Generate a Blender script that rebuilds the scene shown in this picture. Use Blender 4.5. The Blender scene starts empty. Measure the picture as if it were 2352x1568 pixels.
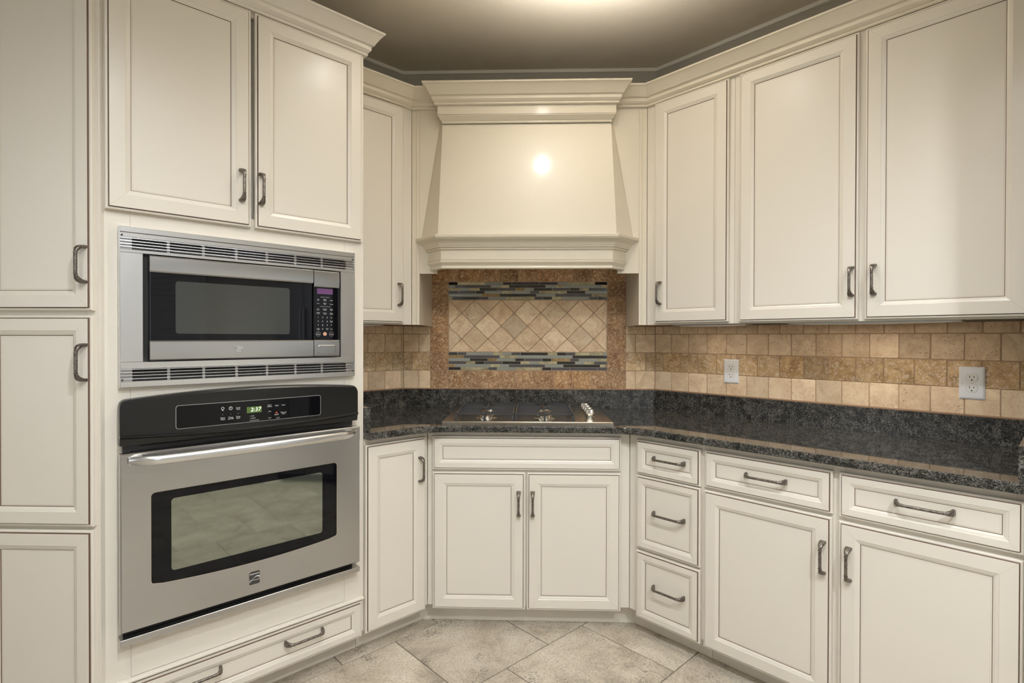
import bpy, bmesh, math, random
from mathutils import Vector, Matrix

random.seed(7)
R2 = math.sqrt(2.0)
scene = bpy.context.scene
COL = scene.collection

# ------------------------------------------------------------------ camera
CAM_H = 1.2878
cam_data = bpy.data.cameras.new('camera')
cam_data.sensor_fit = 'HORIZONTAL'
cam_data.sensor_width = 36.0
cam_data.lens = 1236.0 / 2352.0 * 36.0
cam_data.clip_start = 0.02
cam = bpy.data.objects.new('camera', cam_data)
COL.objects.link(cam)
cam.matrix_world = (Matrix.Translation((0, 0, CAM_H)) @ Matrix.Rotation(0.0304, 4, 'Z')
                    @ Matrix.Rotation(math.pi / 2 - 0.0071, 4, 'X') @ Matrix.Rotation(0.0020, 4, 'Z'))
scene.camera = cam

# ------------------------------------------------------------------ render look, world, lamps
scene.view_settings.view_transform = 'Standard'
scene.view_settings.look = 'None'
scene.view_settings.gamma = 1.0
scene.view_settings.use_curve_mapping = False
scene.view_settings.exposure = 0.11
scene.cycles.use_denoising = True
scene.cycles.max_bounces = 10
scene.cycles.diffuse_bounces = 5
scene.cycles.glossy_bounces = 5
scene.cycles.sample_clamp_indirect = 6.0
scene.cycles.blur_glossy = 0.1

world = bpy.data.worlds.new('world')
scene.world = world
world.use_nodes = True
world.node_tree.nodes['Background'].inputs[0].default_value = (0.86, 0.88, 0.90, 1)
world.node_tree.nodes['Background'].inputs[1].default_value = 0.7

CEIL = 2.767


def lamp(name, kind, loc, power, color, target=None, **kw):
    d = bpy.data.lights.new(name, kind)
    d.energy = power
    d.color = color
    for k, v in kw.items():
        setattr(d, k, v)
    o = bpy.data.objects.new(name, d)
    COL.objects.link(o)
    o.location = loc
    if target is not None:
        o.rotation_euler = (Vector(target) - Vector(loc)).to_track_quat('-Z', 'Y').to_euler()
    return o


WARM = (1.0, 0.975, 0.93)
NEUT = (0.95, 1.0, 1.07)
COOL = (0.86, 0.97, 1.12)
# recessed ceiling downlights: first read off the hood highlight, the rest added for brightness
CANS = ((0.088, 1.69, 19), (-0.90, 0.30, 32), (1.20, 0.70, 26), (0.10, 0.40, 80), (0.90, -0.40, 118))
for cx_, cy_, cp_ in CANS:
    soft_ = 0.022 if cy_ > 2 else 0.036 if cy_ > 1.5 else 0.05
    lamp('downlight_lamp', 'SPOT', (cx_, cy_, 2.735), cp_, WARM if cy_ > 1.5 else NEUT, (cx_, cy_, 0), spot_size=2.62, spot_blend=0.6, shadow_soft_size=soft_)
# the photographer's flash, bounced off the ceiling
lamp('bounce_uplight', 'SPOT', (0.30, -0.70, 1.95), 330, COOL, (0.301, -0.70, 2.767), spot_size=2.50, spot_blend=1.0, shadow_soft_size=0.10)
lamp('bounce_uplight', 'SPOT', (0.24, 1.88, 2.42), 88, WARM, (0.241, 1.88, 2.767), spot_size=2.65, spot_blend=1.0, shadow_soft_size=0.06)  # not a flash: unseen uplight added to brighten the ceiling
# fill lamps added inside the room's unseen windows, tinted like daylight
lamp('window_fill', 'AREA', (-2.90, -0.75, 1.65), 8, COOL, (0.6, -0.6, 1.55), shape='RECTANGLE', size=1.5, size_y=1.5)
lamp('window_fill', 'AREA', (1.9, -2.85, 1.6), 8, COOL, (0.6, 1.8, 1.4), shape='RECTANGLE', size=1.2, size_y=1.4)


# ------------------------------------------------------------------ materials
def srgb(r, g, b):
    f = lambda c: (c / 255.0) / 12.92 if c / 255.0 <= 0.04045 else ((c / 255.0 + 0.055) / 1.055) ** 2.4
    return (f(r), f(g), f(b), 1.0)


def new_mat(name):
    m = bpy.data.materials.new(name)
    m.use_nodes = True
    nt = m.node_tree
    b = nt.nodes['Principled BSDF']
    return m, nt, b


def link(nt, a, b):
    nt.links.new(a, b)


def flat(name, col, rough=0.5, metal=0.0, emit=None, strength=0.0, coat=0.0, spec=0.5):
    m, nt, b = new_mat(name)
    b.inputs['Base Color'].default_value = col
    b.inputs['Roughness'].default_value = rough
    b.inputs['Metallic'].default_value = metal
    b.inputs['Specular IOR Level'].default_value = spec
    b.inputs['Coat Weight'].default_value = coat
    b.inputs['Coat Roughness'].default_value = 0.05
    if emit:
        b.inputs['Emission Color'].default_value = emit
        b.inputs['Emission Strength'].default_value = strength
    return m


def noise_paint(name, col, rough, amount=0.03, bump=0.0, bscale=400.0, scale=6.0, coat=0.0, coat_r=0.2):
    m, nt, b = new_mat(name)
    tc = nt.nodes.new('ShaderNodeTexCoord')
    n = nt.nodes.new('ShaderNodeTexNoise')
    n.inputs['Scale'].default_value = scale
    n.inputs['Detail'].default_value = 5
    link(nt, tc.outputs['Object'], n.inputs['Vector'])
    mix = nt.nodes.new('ShaderNodeMix')
    mix.data_type = 'RGBA'
    mix.inputs[6].default_value = [c * (1 - amount) for c in col[:3]] + [1]
    mix.inputs[7].default_value = [min(1, c * (1 + amount)) for c in col[:3]] + [1]
    link(nt, n.outputs['Fac'], mix.inputs[0])
    link(nt, mix.outputs[2], b.inputs['Base Color'])
    b.inputs['Roughness'].default_value = rough
    b.inputs['Coat Weight'].default_value = coat
    b.inputs['Coat Roughness'].default_value = coat_r
    if bump > 0:
        n2 = nt.nodes.new('ShaderNodeTexNoise')
        n2.inputs['Scale'].default_value = bscale
        n2.inputs['Detail'].default_value = 3
        link(nt, tc.outputs['Object'], n2.inputs['Vector'])
        bp = nt.nodes.new('ShaderNodeBump')
        bp.inputs['Strength'].default_value = bump
        bp.inputs['Distance'].default_value = 0.002
        link(nt, n2.outputs['Fac'], bp.inputs['Height'])
        link(nt, bp.outputs['Normal'], b.inputs['Normal'])
    return m


def steel(name, axis, col=(0.62, 0.61, 0.59, 1), rough=0.24, spread=0.06):
    """brushed stainless: fine streaks along one axis"""
    m, nt, b = new_mat(name)
    tc = nt.nodes.new('ShaderNodeTexCoord')
    mp = nt.nodes.new('ShaderNodeMapping')
    s = [1600.0, 1600.0, 1600.0]
    s['xyz'.index(axis)] = 9.0
    mp.inputs['Scale'].default_value = s
    n = nt.nodes.new('ShaderNodeTexNoise')
    n.inputs['Scale'].default_value = 1.0
    n.inputs['Detail'].default_value = 3
    link(nt, tc.outputs['Object'], mp.inputs['Vector'])
    link(nt, mp.outputs['Vector'], n.inputs['Vector'])
    mr = nt.nodes.new('ShaderNodeMapRange')
    mr.inputs['To Min'].default_value = rough - spread / 2
    mr.inputs['To Max'].default_value = rough + spread / 2
    link(nt, n.outputs['Fac'], mr.inputs['Value'])
    link(nt, mr.outputs['Result'], b.inputs['Roughness'])
    bp = nt.nodes.new('ShaderNodeBump')
    bp.inputs['Strength'].default_value = 0.018
    bp.inputs['Distance'].default_value = 0.0003
    link(nt, n.outputs['Fac'], bp.inputs['Height'])
    link(nt, bp.outputs['Normal'], b.inputs['Normal'])
    b.inputs['Base Color'].default_value = col
    b.inputs['Metallic'].default_value = 1.0
    return m


def ramp(nt, src, stops):
    r = nt.nodes.new('ShaderNodeValToRGB')
    cr = r.color_ramp
    while len(cr.elements) > 1:
        cr.elements.remove(cr.elements[-1])
    cr.elements[0].position = stops[0][0]
    cr.elements[0].color = stops[0][1]
    for p, c in stops[1:]:
        e = cr.elements.new(p)
        e.color = c
    link(nt, src, r.inputs['Fac'])
    return r


def rand_coord(nt, k=37.0):
    """object coordinates shifted by the object's own random number, so that copies differ"""
    tc = nt.nodes.new('ShaderNodeTexCoord')
    oi = nt.nodes.new('ShaderNodeObjectInfo')
    mul = nt.nodes.new('ShaderNodeMath')
    mul.operation = 'MULTIPLY'
    mul.inputs[1].default_value = k
    link(nt, oi.outputs['Random'], mul.inputs[0])
    add = nt.nodes.new('ShaderNodeVectorMath')
    add.operation = 'ADD'
    link(nt, tc.outputs['Object'], add.inputs[0])
    link(nt, mul.outputs[0], add.inputs[1])
    return add.outputs[0], oi


def mixc(nt, fac, a, b, mode='MIX'):
    mx = nt.nodes.new('ShaderNodeMix')
    mx.data_type = 'RGBA'
    mx.blend_type = mode
    for sock, v in ((0, fac), (6, a), (7, b)):
        if hasattr(v, 'is_output') or hasattr(v, 'links'):
            link(nt, v, mx.inputs[sock])
        else:
            mx.inputs[sock].default_value = v
    return mx.outputs[2]


def travertine(name, c_dark, c_light, vein, veins=0.35, pits=0.5, tint=(1, 1, 1, 1), tint_amt=0.25):
    c_dark, c_light, vein = [(min(0.86, c[0] * 1.25), min(0.80, c[1] * 1.34), min(0.70, c[2] * 1.36), 1) for c in (c_dark, c_light, vein)]
    m, nt, b = new_mat(name)
    v, oi = rand_coord(nt)
    n1 = nt.nodes.new('ShaderNodeTexNoise')
    n1.inputs['Scale'].default_value = 16
    n1.inputs['Detail'].default_value = 6
    n1.inputs['Roughness'].default_value = 0.62
    n1.inputs['Distortion'].default_value = 0.8
    link(nt, v, n1.inputs['Vector'])
    r1 = ramp(nt, n1.outputs['Fac'], [(0.34, c_dark), (0.62, c_light)])
    # light crusty veins
    n2 = nt.nodes.new('ShaderNodeTexNoise')
    n2.inputs['Scale'].default_value = 85
    n2.inputs['Detail'].default_value = 7
    n2.inputs['Roughness'].default_value = 0.65
    n2.inputs['Distortion'].default_value = 1.1
    link(nt, v, n2.inputs['Vector'])
    r2 = ramp(nt, n2.outputs['Fac'], [(0.49, (0, 0, 0, 1)), (0.62, (1, 1, 1, 1))])
    mul = nt.nodes.new('ShaderNodeMath')
    mul.operation = 'MULTIPLY'
    mul.inputs[1].default_value = veins
    link(nt, r2.outputs['Color'], mul.inputs[0])
    c = mixc(nt, mul.outputs[0], r1.outputs['Color'], vein)
    # tile to tile tone
    rr = ramp(nt, oi.outputs['Random'], [(0.0, (0.76, 0.74, 0.71, 1)), (0.30, (1.02, 1.0, 0.96, 1)), (0.55, (0.88, 0.84, 0.78, 1)), (0.78, tint), (1.0, (1.10, 1.08, 1.06, 1))])
    c = mixc(nt, 1.0, c, rr.outputs['Color'], 'MULTIPLY')
    # pits
    n3 = nt.nodes.new('ShaderNodeTexNoise')
    n3.inputs['Scale'].default_value = 210
    n3.inputs['Detail'].default_value = 2
    n3.inputs['Distortion'].default_value = 0.6
    link(nt, v, n3.inputs['Vector'])
    n4 = nt.nodes.new('ShaderNodeTexNoise')
    n4.inputs['Scale'].default_value = 22
    link(nt, v, n4.inputs['Vector'])
    ad = nt.nodes.new('ShaderNodeMath')
    ad.operation = 'MULTIPLY_ADD'
    ad.inputs[1].default_value = 0.35
    link(nt, n4.outputs['Fac'], ad.inputs[0])
    link(nt, n3.outputs['Fac'], ad.inputs[2])
    thr = 0.900 - 0.10 * pits
    r3 = ramp(nt, ad.outputs[0], [(thr - 0.02, (0, 0, 0, 1)), (thr + 0.015, (1, 1, 1, 1))])
    dark = [c_dark[0] * 0.42, c_dark[1] * 0.34, c_dark[2] * 0.28, 1]
    mul2 = nt.nodes.new('ShaderNodeMath')
    mul2.operation = 'MULTIPLY'
    mul2.inputs[1].default_value = 0.75
    link(nt, r3.outputs['Color'], mul2.inputs[0])
    c = mixc(nt, mul2.outputs[0], c, dark)
    link(nt, c, b.inputs['Base Color'])
    b.inputs['Roughness'].default_value = 0.62
    b.inputs['Specular IOR Level'].default_value = 0.35
    sub = nt.nodes.new('ShaderNodeMath')
    sub.operation = 'MULTIPLY_ADD'
    sub.inputs[1].default_value = -1.6
    link(nt, r3.outputs['Color'], sub.inputs[0])
    link(nt, n2.outputs['Fac'], sub.inputs[2])
    bp = nt.nodes.new('ShaderNodeBump')
    bp.inputs['Strength'].default_value = 0.35
    bp.inputs['Distance'].default_value = 0.0012
    link(nt, sub.outputs[0], bp.inputs['Height'])
    link(nt, bp.outputs['Normal'], b.inputs['Normal'])
    return m


def granite(name, rough=0.035):
    m, nt, b = new_mat(name)
    tc = nt.nodes.new('ShaderNodeTexCoord')
    warp = nt.nodes.new('ShaderNodeTexNoise')
    warp.inputs['Scale'].default_value = 60
    link(nt, tc.outputs['Object'], warp.inputs['Vector'])
    vs = nt.nodes.new('ShaderNodeVectorMath')
    vs.operation = 'MULTIPLY_ADD'
    vs.inputs[1].default_value = (0.02, 0.02, 0.02)
    link(nt, warp.outputs['Color'], vs.inputs[0])
    link(nt, tc.outputs['Object'], vs.inputs[2])
    vo = nt.nodes.new('ShaderNodeTexVoronoi')
    vo.inputs['Scale'].default_value = 380
    link(nt, vs.outputs[0], vo.inputs['Vector'])
    sep = nt.nodes.new('ShaderNodeSeparateColor')
    link(nt, vo.outputs['Color'], sep.inputs[0])
    n = nt.nodes.new('ShaderNodeTexNoise')
    n.inputs['Scale'].default_value = 28
    n.inputs['Detail'].default_value = 5
    n.inputs['Roughness'].default_value = 0.7
    link(nt, tc.outputs['Object'], n.inputs['Vector'])
    ad = nt.nodes.new('ShaderNodeMath')
    ad.operation = 'MULTIPLY_ADD'
    ad.inputs[1].default_value = 0.55
    link(nt, sep.outputs[0], ad.inputs[0])
    link(nt, n.outputs['Fac'], ad.inputs[2])
    r = ramp(nt, ad.outputs[0], [(0.38, (0.005, 0.005, 0.005, 1)), (0.62, (0.013, 0.013, 0.012, 1)),
                                 (0.80, (0.038, 0.036, 0.031, 1)), (0.93, (0.078, 0.074, 0.063, 1)), (1.0, (0.14, 0.132, 0.115, 1))])
    link(nt, r.outputs['Color'], b.inputs['Base Color'])
    b.inputs['Roughness'].default_value = rough
    b.inputs['IOR'].default_value = 1.42
    return m


def floor_stone(name):
    m, nt, b = new_mat(name)
    v, oi = rand_coord(nt, 53.0)
    n1 = nt.nodes.new('ShaderNodeTexNoise')
    n1.inputs['Scale'].default_value = 5
    n1.inputs['Detail'].default_value = 8
    n1.inputs['Roughness'].default_value = 0.65
    n1.inputs['Distortion'].default_value = 0.5
    link(nt, v, n1.inputs['Vector'])
    r1 = ramp(nt, n1.outputs['Fac'], [(0.30, srgb(150, 140, 126)), (0.50, srgb(186, 176, 160)), (0.72, srgb(208, 200, 186))])
    n2 = nt.nodes.new('ShaderNodeTexNoise')
    n2.inputs['Scale'].default_value = 120
    n2.inputs['Detail'].default_value = 8
    n2.inputs['Roughness'].default_value = 0.75
    link(nt, v, n2.inputs['Vector'])
    r2 = ramp(nt, n2.outputs['Fac'], [(0.38, (0.55, 0.53, 0.50, 1)), (0.50, (0.95, 0.95, 0.95, 1)), (0.60, (1.08, 1.07, 1.05, 1))])
    c = mixc(nt, 0.85, r1.outputs['Color'], r2.outputs['Color'], 'MULTIPLY')
    # clusters of dark specks
    n5 = nt.nodes.new('ShaderNodeTexNoise')
    n5.inputs['Scale'].default_value = 7
    link(nt, v, n5.inputs['Vector'])
    n6 = nt.nodes.new('ShaderNodeTexNoise')
    n6.inputs['Scale'].default_value = 170
    n6.inputs['Distortion'].default_value = 1.0
    link(nt, v, n6.inputs['Vector'])
    mm = nt.nodes.new('ShaderNodeMath')
    mm.operation = 'MULTIPLY'
    link(nt, n5.outputs['Fac'], mm.inputs[0])
    link(nt, n6.outputs['Fac'], mm.inputs[1])
    r6 = ramp(nt, mm.outputs[0], [(0.355, (0, 0, 0, 1)), (0.39, (0.8, 0.8, 0.8, 1))])
    c = mixc(nt, r6.outputs['Color'], c, srgb(92, 82, 70))
    # hairline cracks
    n3 = nt.nodes.new('ShaderNodeTexNoise')
    n3.inputs['Scale'].default_value = 2.2
    n3.inputs['Detail'].default_value = 4
    n3.inputs['Distortion'].default_value = 0.4
    link(nt, v, n3.inputs['Vector'])
    r3 = ramp(nt, n3.outputs['Fac'], [(0.548, (0, 0, 0, 1)), (0.5515, (1, 1, 1, 1)), (0.555, (0, 0, 0, 1))])
    n7 = nt.nodes.new('ShaderNodeTexNoise')
    n7.inputs['Scale'].default_value = 4.0
    link(nt, v, n7.inputs['Vector'])
    r7 = ramp(nt, n7.outputs['Fac'], [(0.50, (0, 0, 0, 1)), (0.60, (0.75, 0.75, 0.75, 1))])
    mk = nt.nodes.new('ShaderNodeMath')
    mk.operation = 'MULTIPLY'
    link(nt, r3.outputs['Color'], mk.inputs[0])
    link(nt, r7.outputs['Color'], mk.inputs[1])
    c = mixc(nt, mk.outputs[0], c, srgb(84, 76, 66))
    tone = ramp(nt, oi.outputs['Random'], [(0, (0.90, 0.89, 0.88, 1)), (1, (1.06, 1.05, 1.02, 1))])
    c = mixc(nt, 1.0, c, tone.outputs['Color'], 'MULTIPLY')
    link(nt, c, b.inputs['Base Color'])
    b.inputs['Roughness'].default_value = 0.42
    bp = nt.nodes.new('ShaderNodeBump')
    bp.inputs['Strength'].default_value = 0.25
    bp.inputs['Distance'].default_value = 0.002
    link(nt, n2.outputs['Fac'], bp.inputs['Height'])
    link(nt, bp.outputs['Normal'], b.inputs['Normal'])
    return m


def wood_raw(name):
    m, nt, b = new_mat(name)
    tc = nt.nodes.new('ShaderNodeTexCoord')
    mp = nt.nodes.new('ShaderNodeMapping')
    mp.inputs['Scale'].default_value = (3, 40, 40)
    n = nt.nodes.new('ShaderNodeTexNoise')
    n.inputs['Detail'].default_value = 5
    link(nt, tc.outputs['Object'], mp.inputs['Vector'])
    link(nt, mp.outputs['Vector'], n.inputs['Vector'])
    r = ramp(nt, n.outputs['Fac'], [(0.3, srgb(150, 100, 55)), (0.7, srgb(190, 140, 85))])
    link(nt, r.outputs['Color'], b.inputs['Base Color'])
    b.inputs['Roughness'].default_value = 0.5
    return m


def pewter(name):
    m, nt, b = new_mat(name)
    tc = nt.nodes.new('ShaderNodeTexCoord')
    n = nt.nodes.new('ShaderNodeTexNoise')
    n.inputs['Scale'].default_value = 220
    n.inputs['Detail'].default_value = 4
    link(nt, tc.outputs['Object'], n.inputs['Vector'])
    r = ramp(nt, n.outputs['Fac'], [(0.35, (0.10, 0.085, 0.072, 1)), (0.65, (0.27, 0.24, 0.21, 1))])
    link(nt, r.outputs['Color'], b.inputs['Base Color'])
    b.inputs['Metallic'].default_value = 0.9
    b.inputs['Roughness'].default_value = 0.38
    return m


CREAM = noise_paint('cream_cabinet_paint', srgb(213, 206, 193), 0.42, 0.012, 0.04, 250, 3, coat=0.25, coat_r=0.22)
CREAM2 = noise_paint('cream_hood_paint', srgb(212, 203, 184), 0.40, 0.012, 0.04, 250, 3, coat=0.22, coat_r=0.13)
GLAZE = flat('brown_glaze', srgb(96, 74, 58), 0.55)
SEAM = flat('mitre_seam', srgb(198, 189, 173), 0.5)
GLAZE_SOFT = flat('soft_tan_glaze', srgb(196, 180, 152), 0.5)
RAW = wood_raw('raw_cabinet_underside')
DARK = flat('dark_gap', (0.012, 0.011, 0.010, 1), 0.7)
STEEL_H = steel('brushed_steel_horizontal', 'x', col=(0.50, 0.50, 0.505, 1))
STEEL_V = steel('brushed_steel_vertical', 'z', col=(0.66, 0.66, 0.66, 1), rough=0.30)
STEEL_TRIM = steel('pale_steel_trim', 'x', col=(0.74, 0.74, 0.74, 1), rough=0.26)
STEEL_DARK = steel('dark_steel', 'x', col=(0.42, 0.42, 0.42, 1), rough=0.3)  # darker steel for the louvre dividers and the microwave badge
STEEL_TOP = steel('cooktop_steel', 'x', col=(0.50, 0.46, 0.40, 1), rough=0.22)
CHROME = flat('polished_metal', (0.78, 0.76, 0.70, 1), 0.14, 1.0)
BLACK_GLASS = flat('black_glass', (0.004, 0.004, 0.005, 1), 0.03, 0.0, spec=0.26)
BLACK_PLASTIC = noise_paint('black_plastic', (0.005, 0.005, 0.005, 1), 0.28, 0.1)
SCREEN_MESH = flat('microwave_screen', (0.040, 0.043, 0.038, 1), 0.06, 0.18, coat=0.2)
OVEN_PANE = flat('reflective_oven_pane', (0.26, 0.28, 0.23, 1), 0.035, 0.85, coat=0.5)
GREY_LINE = flat('grey_line', (0.30, 0.30, 0.29, 1), 0.4)
PRINT = flat('pale_print', (0.62, 0.62, 0.60, 1), 0.6)
PRINT_DIM = flat('grey_print', (0.33, 0.33, 0.32, 1), 0.6)
RED_PRINT = flat('red_print', (0.65, 0.06, 0.03, 1), 0.5)
PEACH_PRINT = flat('peach_print', (0.70, 0.38, 0.26, 1), 0.5)
DISPLAY_GREEN = flat('green_display', (0.05, 0.09, 0.02, 1), 0.2, emit=(0.22, 0.34, 0.08, 1), strength=0.16)
DISPLAY_DIGIT = flat('display_digit', (0.8, 0.9, 0.7, 1), 0.4, emit=(0.85, 0.95, 0.75, 1), strength=0.9)
DISPLAY_PURPLE = flat('purple_display', (0.09, 0.035, 0.10, 1), 0.2, emit=(0.30, 0.14, 0.34, 1), strength=0.12)
IRON = flat('cast_iron_grate', (0.060, 0.062, 0.065, 1), 0.30, 0.5)
CAP = flat('burner_cap', (0.02, 0.02, 0.02, 1), 0.45)
PEWTER = pewter('aged_pewter')
GRANITE = granite('dark_speckled_granite')
GRANITE_SPLASH = granite('dark_speckled_granite_splash', 0.24)
PLATE = flat('white_outlet_plate', (0.80, 0.81, 0.80, 1), 0.28, coat=0.3)
RECEPT = flat('white_receptacle', (0.78, 0.77, 0.72, 1), 0.3)
SLOT = flat('outlet_slot', (0.01, 0.008, 0.006, 1), 0.6)
WALL_PAINT = noise_paint('taupe_wall_paint', srgb(172, 166, 152), 0.75, 0.02, 0.15, 180, 4)
ROOM_PAINT = noise_paint('room_wall_paint', srgb(206, 200, 188), 0.75, 0.02, 0.15, 180, 4)
CEIL_PAINT = noise_paint('textured_ceiling_paint', srgb(216, 206, 188), 0.85, 0.02, 0.7, 150, 4)
TRIM_PAINT = flat('pale_trim_paint', srgb(236, 230, 216), 0.5)
WHITE_TRIM = flat('white_trim_paint', srgb(226, 222, 212), 0.4)
GROUT = noise_paint('tan_grout', srgb(176, 150, 122), 0.9, 0.12, 0.3, 300, 40)
CAULK = flat('tan_caulk', srgb(146, 116, 88), 0.6)
GROUT_MOSAIC = flat('pale_grey_grout', srgb(172, 160, 140), 0.9)
GROUT_FLOOR = flat('grey_floor_grout', srgb(108, 99, 86), 0.9)
TR_CREAM = travertine('cream_travertine', srgb(186, 158, 128), srgb(212, 188, 158), srgb(230, 212, 182), 0.25, 0.62, (0.98, 0.94, 0.88, 1))
TR_LOW = travertine('pale_travertine', srgb(192, 162, 132), srgb(214, 188, 158), srgb(224, 204, 178), 0.25, 0.45, (1.0, 0.96, 0.92, 1))
TR_MIX = travertine('mixed_travertine', srgb(146, 115, 80), srgb(190, 160, 120), srgb(228, 212, 188), 0.62, 0.35, (1.05, 0.96, 0.82, 1))
TR_NOCE = travertine('brown_travertine', srgb(118, 80, 52), srgb(160, 122, 88), srgb(214, 190, 160), 0.62, 0.4, (1.06, 0.98, 0.82, 1))
TR_DIAM = travertine('diamond_travertine', srgb(196, 162, 132), srgb(220, 192, 162), srgb(228, 204, 170), 0.25, 0.62, (0.98, 0.93, 0.86, 1))
M_BLACK = flat('black_glass_strip', (0.010, 0.009, 0.009, 1), 0.08, coat=0.5)
M_DARK = flat('charcoal_glass_strip', (0.075, 0.070, 0.078, 1), 0.10, coat=0.5)
M_SAGE = flat('sage_glass_strip', (0.30, 0.32, 0.28, 1), 0.10, coat=0.6)
M_STONE = travertine('grey_stone_strip', srgb(120, 108, 84), srgb(182, 168, 132), srgb(200, 190, 160), 0.6, 0.5)
M_GOLD = travertine('golden_stone_strip', srgb(96, 66, 36), srgb(150, 116, 70), srgb(190, 166, 124), 0.6, 0.4)
FLOOR_STONE = floor_stone('grey_beige_stone_tile')
LIGHT_LENS = flat('under_cabinet_lens', (0.34, 0.35, 0.32, 1), 0.3, emit=(1.0, 0.88, 0.74, 1), strength=0.10)
LIGHT_BODY = flat('under_cabinet_housing', (0.45, 0.47, 0.43, 1), 0.3, 0.6)
LAMP_GLASS = flat('downlight_lens', (0.9, 0.9, 0.9, 1), 0.3, emit=(1.0, 0.88, 0.70, 1), strength=6.0)

# ------------------------------------------------------------------ frames: C faces the camera, L and R are the runs at 45 degrees
ANG = {'C': 0.0, 'L': math.pi / 4, 'R': -math.pi / 4}


def f2w(F, s, w, z=0.0):
    a = ANG[F]
    return Vector((s * math.cos(a) - w * math.sin(a), s * math.sin(a) + w * math.cos(a), z))


def w2f(F, x, y):
    a = ANG[F]
    return (x * math.cos(a) + y * math.sin(a), -x * math.sin(a) + y * math.cos(a))


# ------------------------------------------------------------------ mesh builder
class MB:
    def __init__(self):
        self.v, self.f, self.m = [], [], []

    def add(self, vs, fs, mi=0):
        o = len(self.v)
        self.v += [tuple(p) for p in vs]
        for f in fs:
            self.f.append(tuple(i + o for i in f))
            self.m.append(mi)
        return self

    def box(self, x0, x1, y0, y1, z0, z1, mi=0, c=0.0):
        if c <= 0:
            v = [(x, y, z) for x in (x0, x1) for y in (y0, y1) for z in (z0, z1)]
            return self.add(v, [(0, 1, 3, 2), (4, 6, 7, 5), (0, 4, 5, 1), (2, 3, 7, 6), (0, 2, 6, 4), (1, 5, 7, 3)], mi)
        # chamfered front (y0) edges
        A = [(x0, y0 + c, z0), (x1, y0 + c, z0), (x1, y0 + c, z1), (x0, y0 + c, z1)]
        B = [(x0 + c, y0, z0 + c), (x1 - c, y0, z0 + c), (x1 - c, y0, z1 - c), (x0 + c, y0, z1 - c)]
        D = [(x0, y1, z0), (x1, y1, z0), (x1, y1, z1), (x0, y1, z1)]
        fs = [(4, 5, 6, 7), (11, 10, 9, 8)]
        for i in range(4):
            j = (i + 1) % 4
            fs += [(i, j, 4 + j, 4 + i), (8 + i, 8 + j, j, i)]
        return self.add(A + B + D, fs, mi)

    def prism(self, poly, z0, z1, mi=0):
        n = len(poly)
        v = [(p[0], p[1], z0) for p in poly] + [(p[0], p[1], z1) for p in poly]
        fs = [tuple(range(n))[::-1], tuple(range(n, 2 * n))] + [(i, (i + 1) % n, n + (i + 1) % n, n + i) for i in range(n)]
        return self.add(v, fs, mi)

    def plate(self, poly, y0, y1, mi=0, c=0.0, mi_edge=None):
        """polygon in (x, z), extruded between y0 (front) and y1 (back), optional chamfer"""
        n = len(poly)
        me = mi if mi_edge is None else mi_edge
        if c > 0:
            cx = sum(p[0] for p in poly) / n
            cz = sum(p[1] for p in poly) / n
            ins = inset(poly, c)
            v = [(p[0], y0, p[1]) for p in ins] + [(p[0], y0 + c * 0.8, p[1]) for p in poly] + [(p[0], y1, p[1]) for p in poly]
            self.add(v, [tuple(range(n))], mi)
            fs = []
            for k in (0, n):
                fs += [(k + i, k + n + i, k + n + (i + 1) % n, k + (i + 1) % n) for i in range(n)]
            o = len(self.v) - 3 * n
            for f in fs:
                self.f.append(tuple(i + o for i in f))
                self.m.append(me)
            return self
        v = [(p[0], y0, p[1]) for p in poly] + [(p[0], y1, p[1]) for p in poly]
        self.add(v, [tuple(range(n)), tuple(range(n, 2 * n))[::-1]], mi)
        o = len(self.v) - 2 * n
        for i in range(n):
            self.f.append((o + i, o + n + i, o + n + (i + 1) % n, o + (i + 1) % n))
            self.m.append(me)
        return self

    def lathe(self, prof, c, axis='z', n=24, mi=0):
        """prof: (radius, height) pairs"""
        rows = []
        for r, h in prof:
            for k in range(n):
                a = 2 * math.pi * k / n
                p = (r * math.cos(a), r * math.sin(a), h)
                if axis == 'y':
                    p = (p[0], h, p[1])
                rows.append((c[0] + p[0], c[1] + p[1], c[2] + p[2]))
        fs = []
        for i in range(len(prof) - 1):
            for k in range(n):
                fs.append((i * n + k, i * n + (k + 1) % n, (i + 1) * n + (k + 1) % n, (i + 1) * n + k))
        fs.append(tuple(range(n))[::-1])
        fs.append(tuple(range((len(prof) - 1) * n, len(prof) * n)))
        return self.add(rows, fs, mi)

    def loft(self, rings, mi=0, caps=True):
        n = len(rings[0])
        v = [p for r in rings for p in r]
        fs = []
        for i in range(len(rings) - 1):
            for k in range(n):
                fs.append((i * n + k, i * n + (k + 1) % n, (i + 1) * n + (k + 1) % n, (i + 1) * n + k))
        if caps:
            fs.append(tuple(range(n))[::-1])
            fs.append(tuple(range((len(rings) - 1) * n, len(rings) * n)))
        return self.add(v, fs, mi)

    def mesh(self, name, mats, base=(0, 0, 0), smooth=None, fix=True):
        me = bpy.data.meshes.new(name)
        me.from_pydata([(p[0] - base[0], p[1] - base[1], p[2] - base[2]) for p in self.v], [], self.f)
        for m in mats:
            me.materials.append(m)
        me.polygons.foreach_set('material_index', self.m)
        if fix:
            bm = bmesh.new()
            bm.from_mesh(me)
            bmesh.ops.recalc_face_normals(bm, faces=bm.faces)
            bm.to_mesh(me)
            bm.free()
        if smooth is not None:
            me.polygons.foreach_set('use_smooth', [True] * len(me.polygons))
            me.set_sharp_from_angle(angle=math.radians(smooth))
        me.update()
        return me


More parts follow.
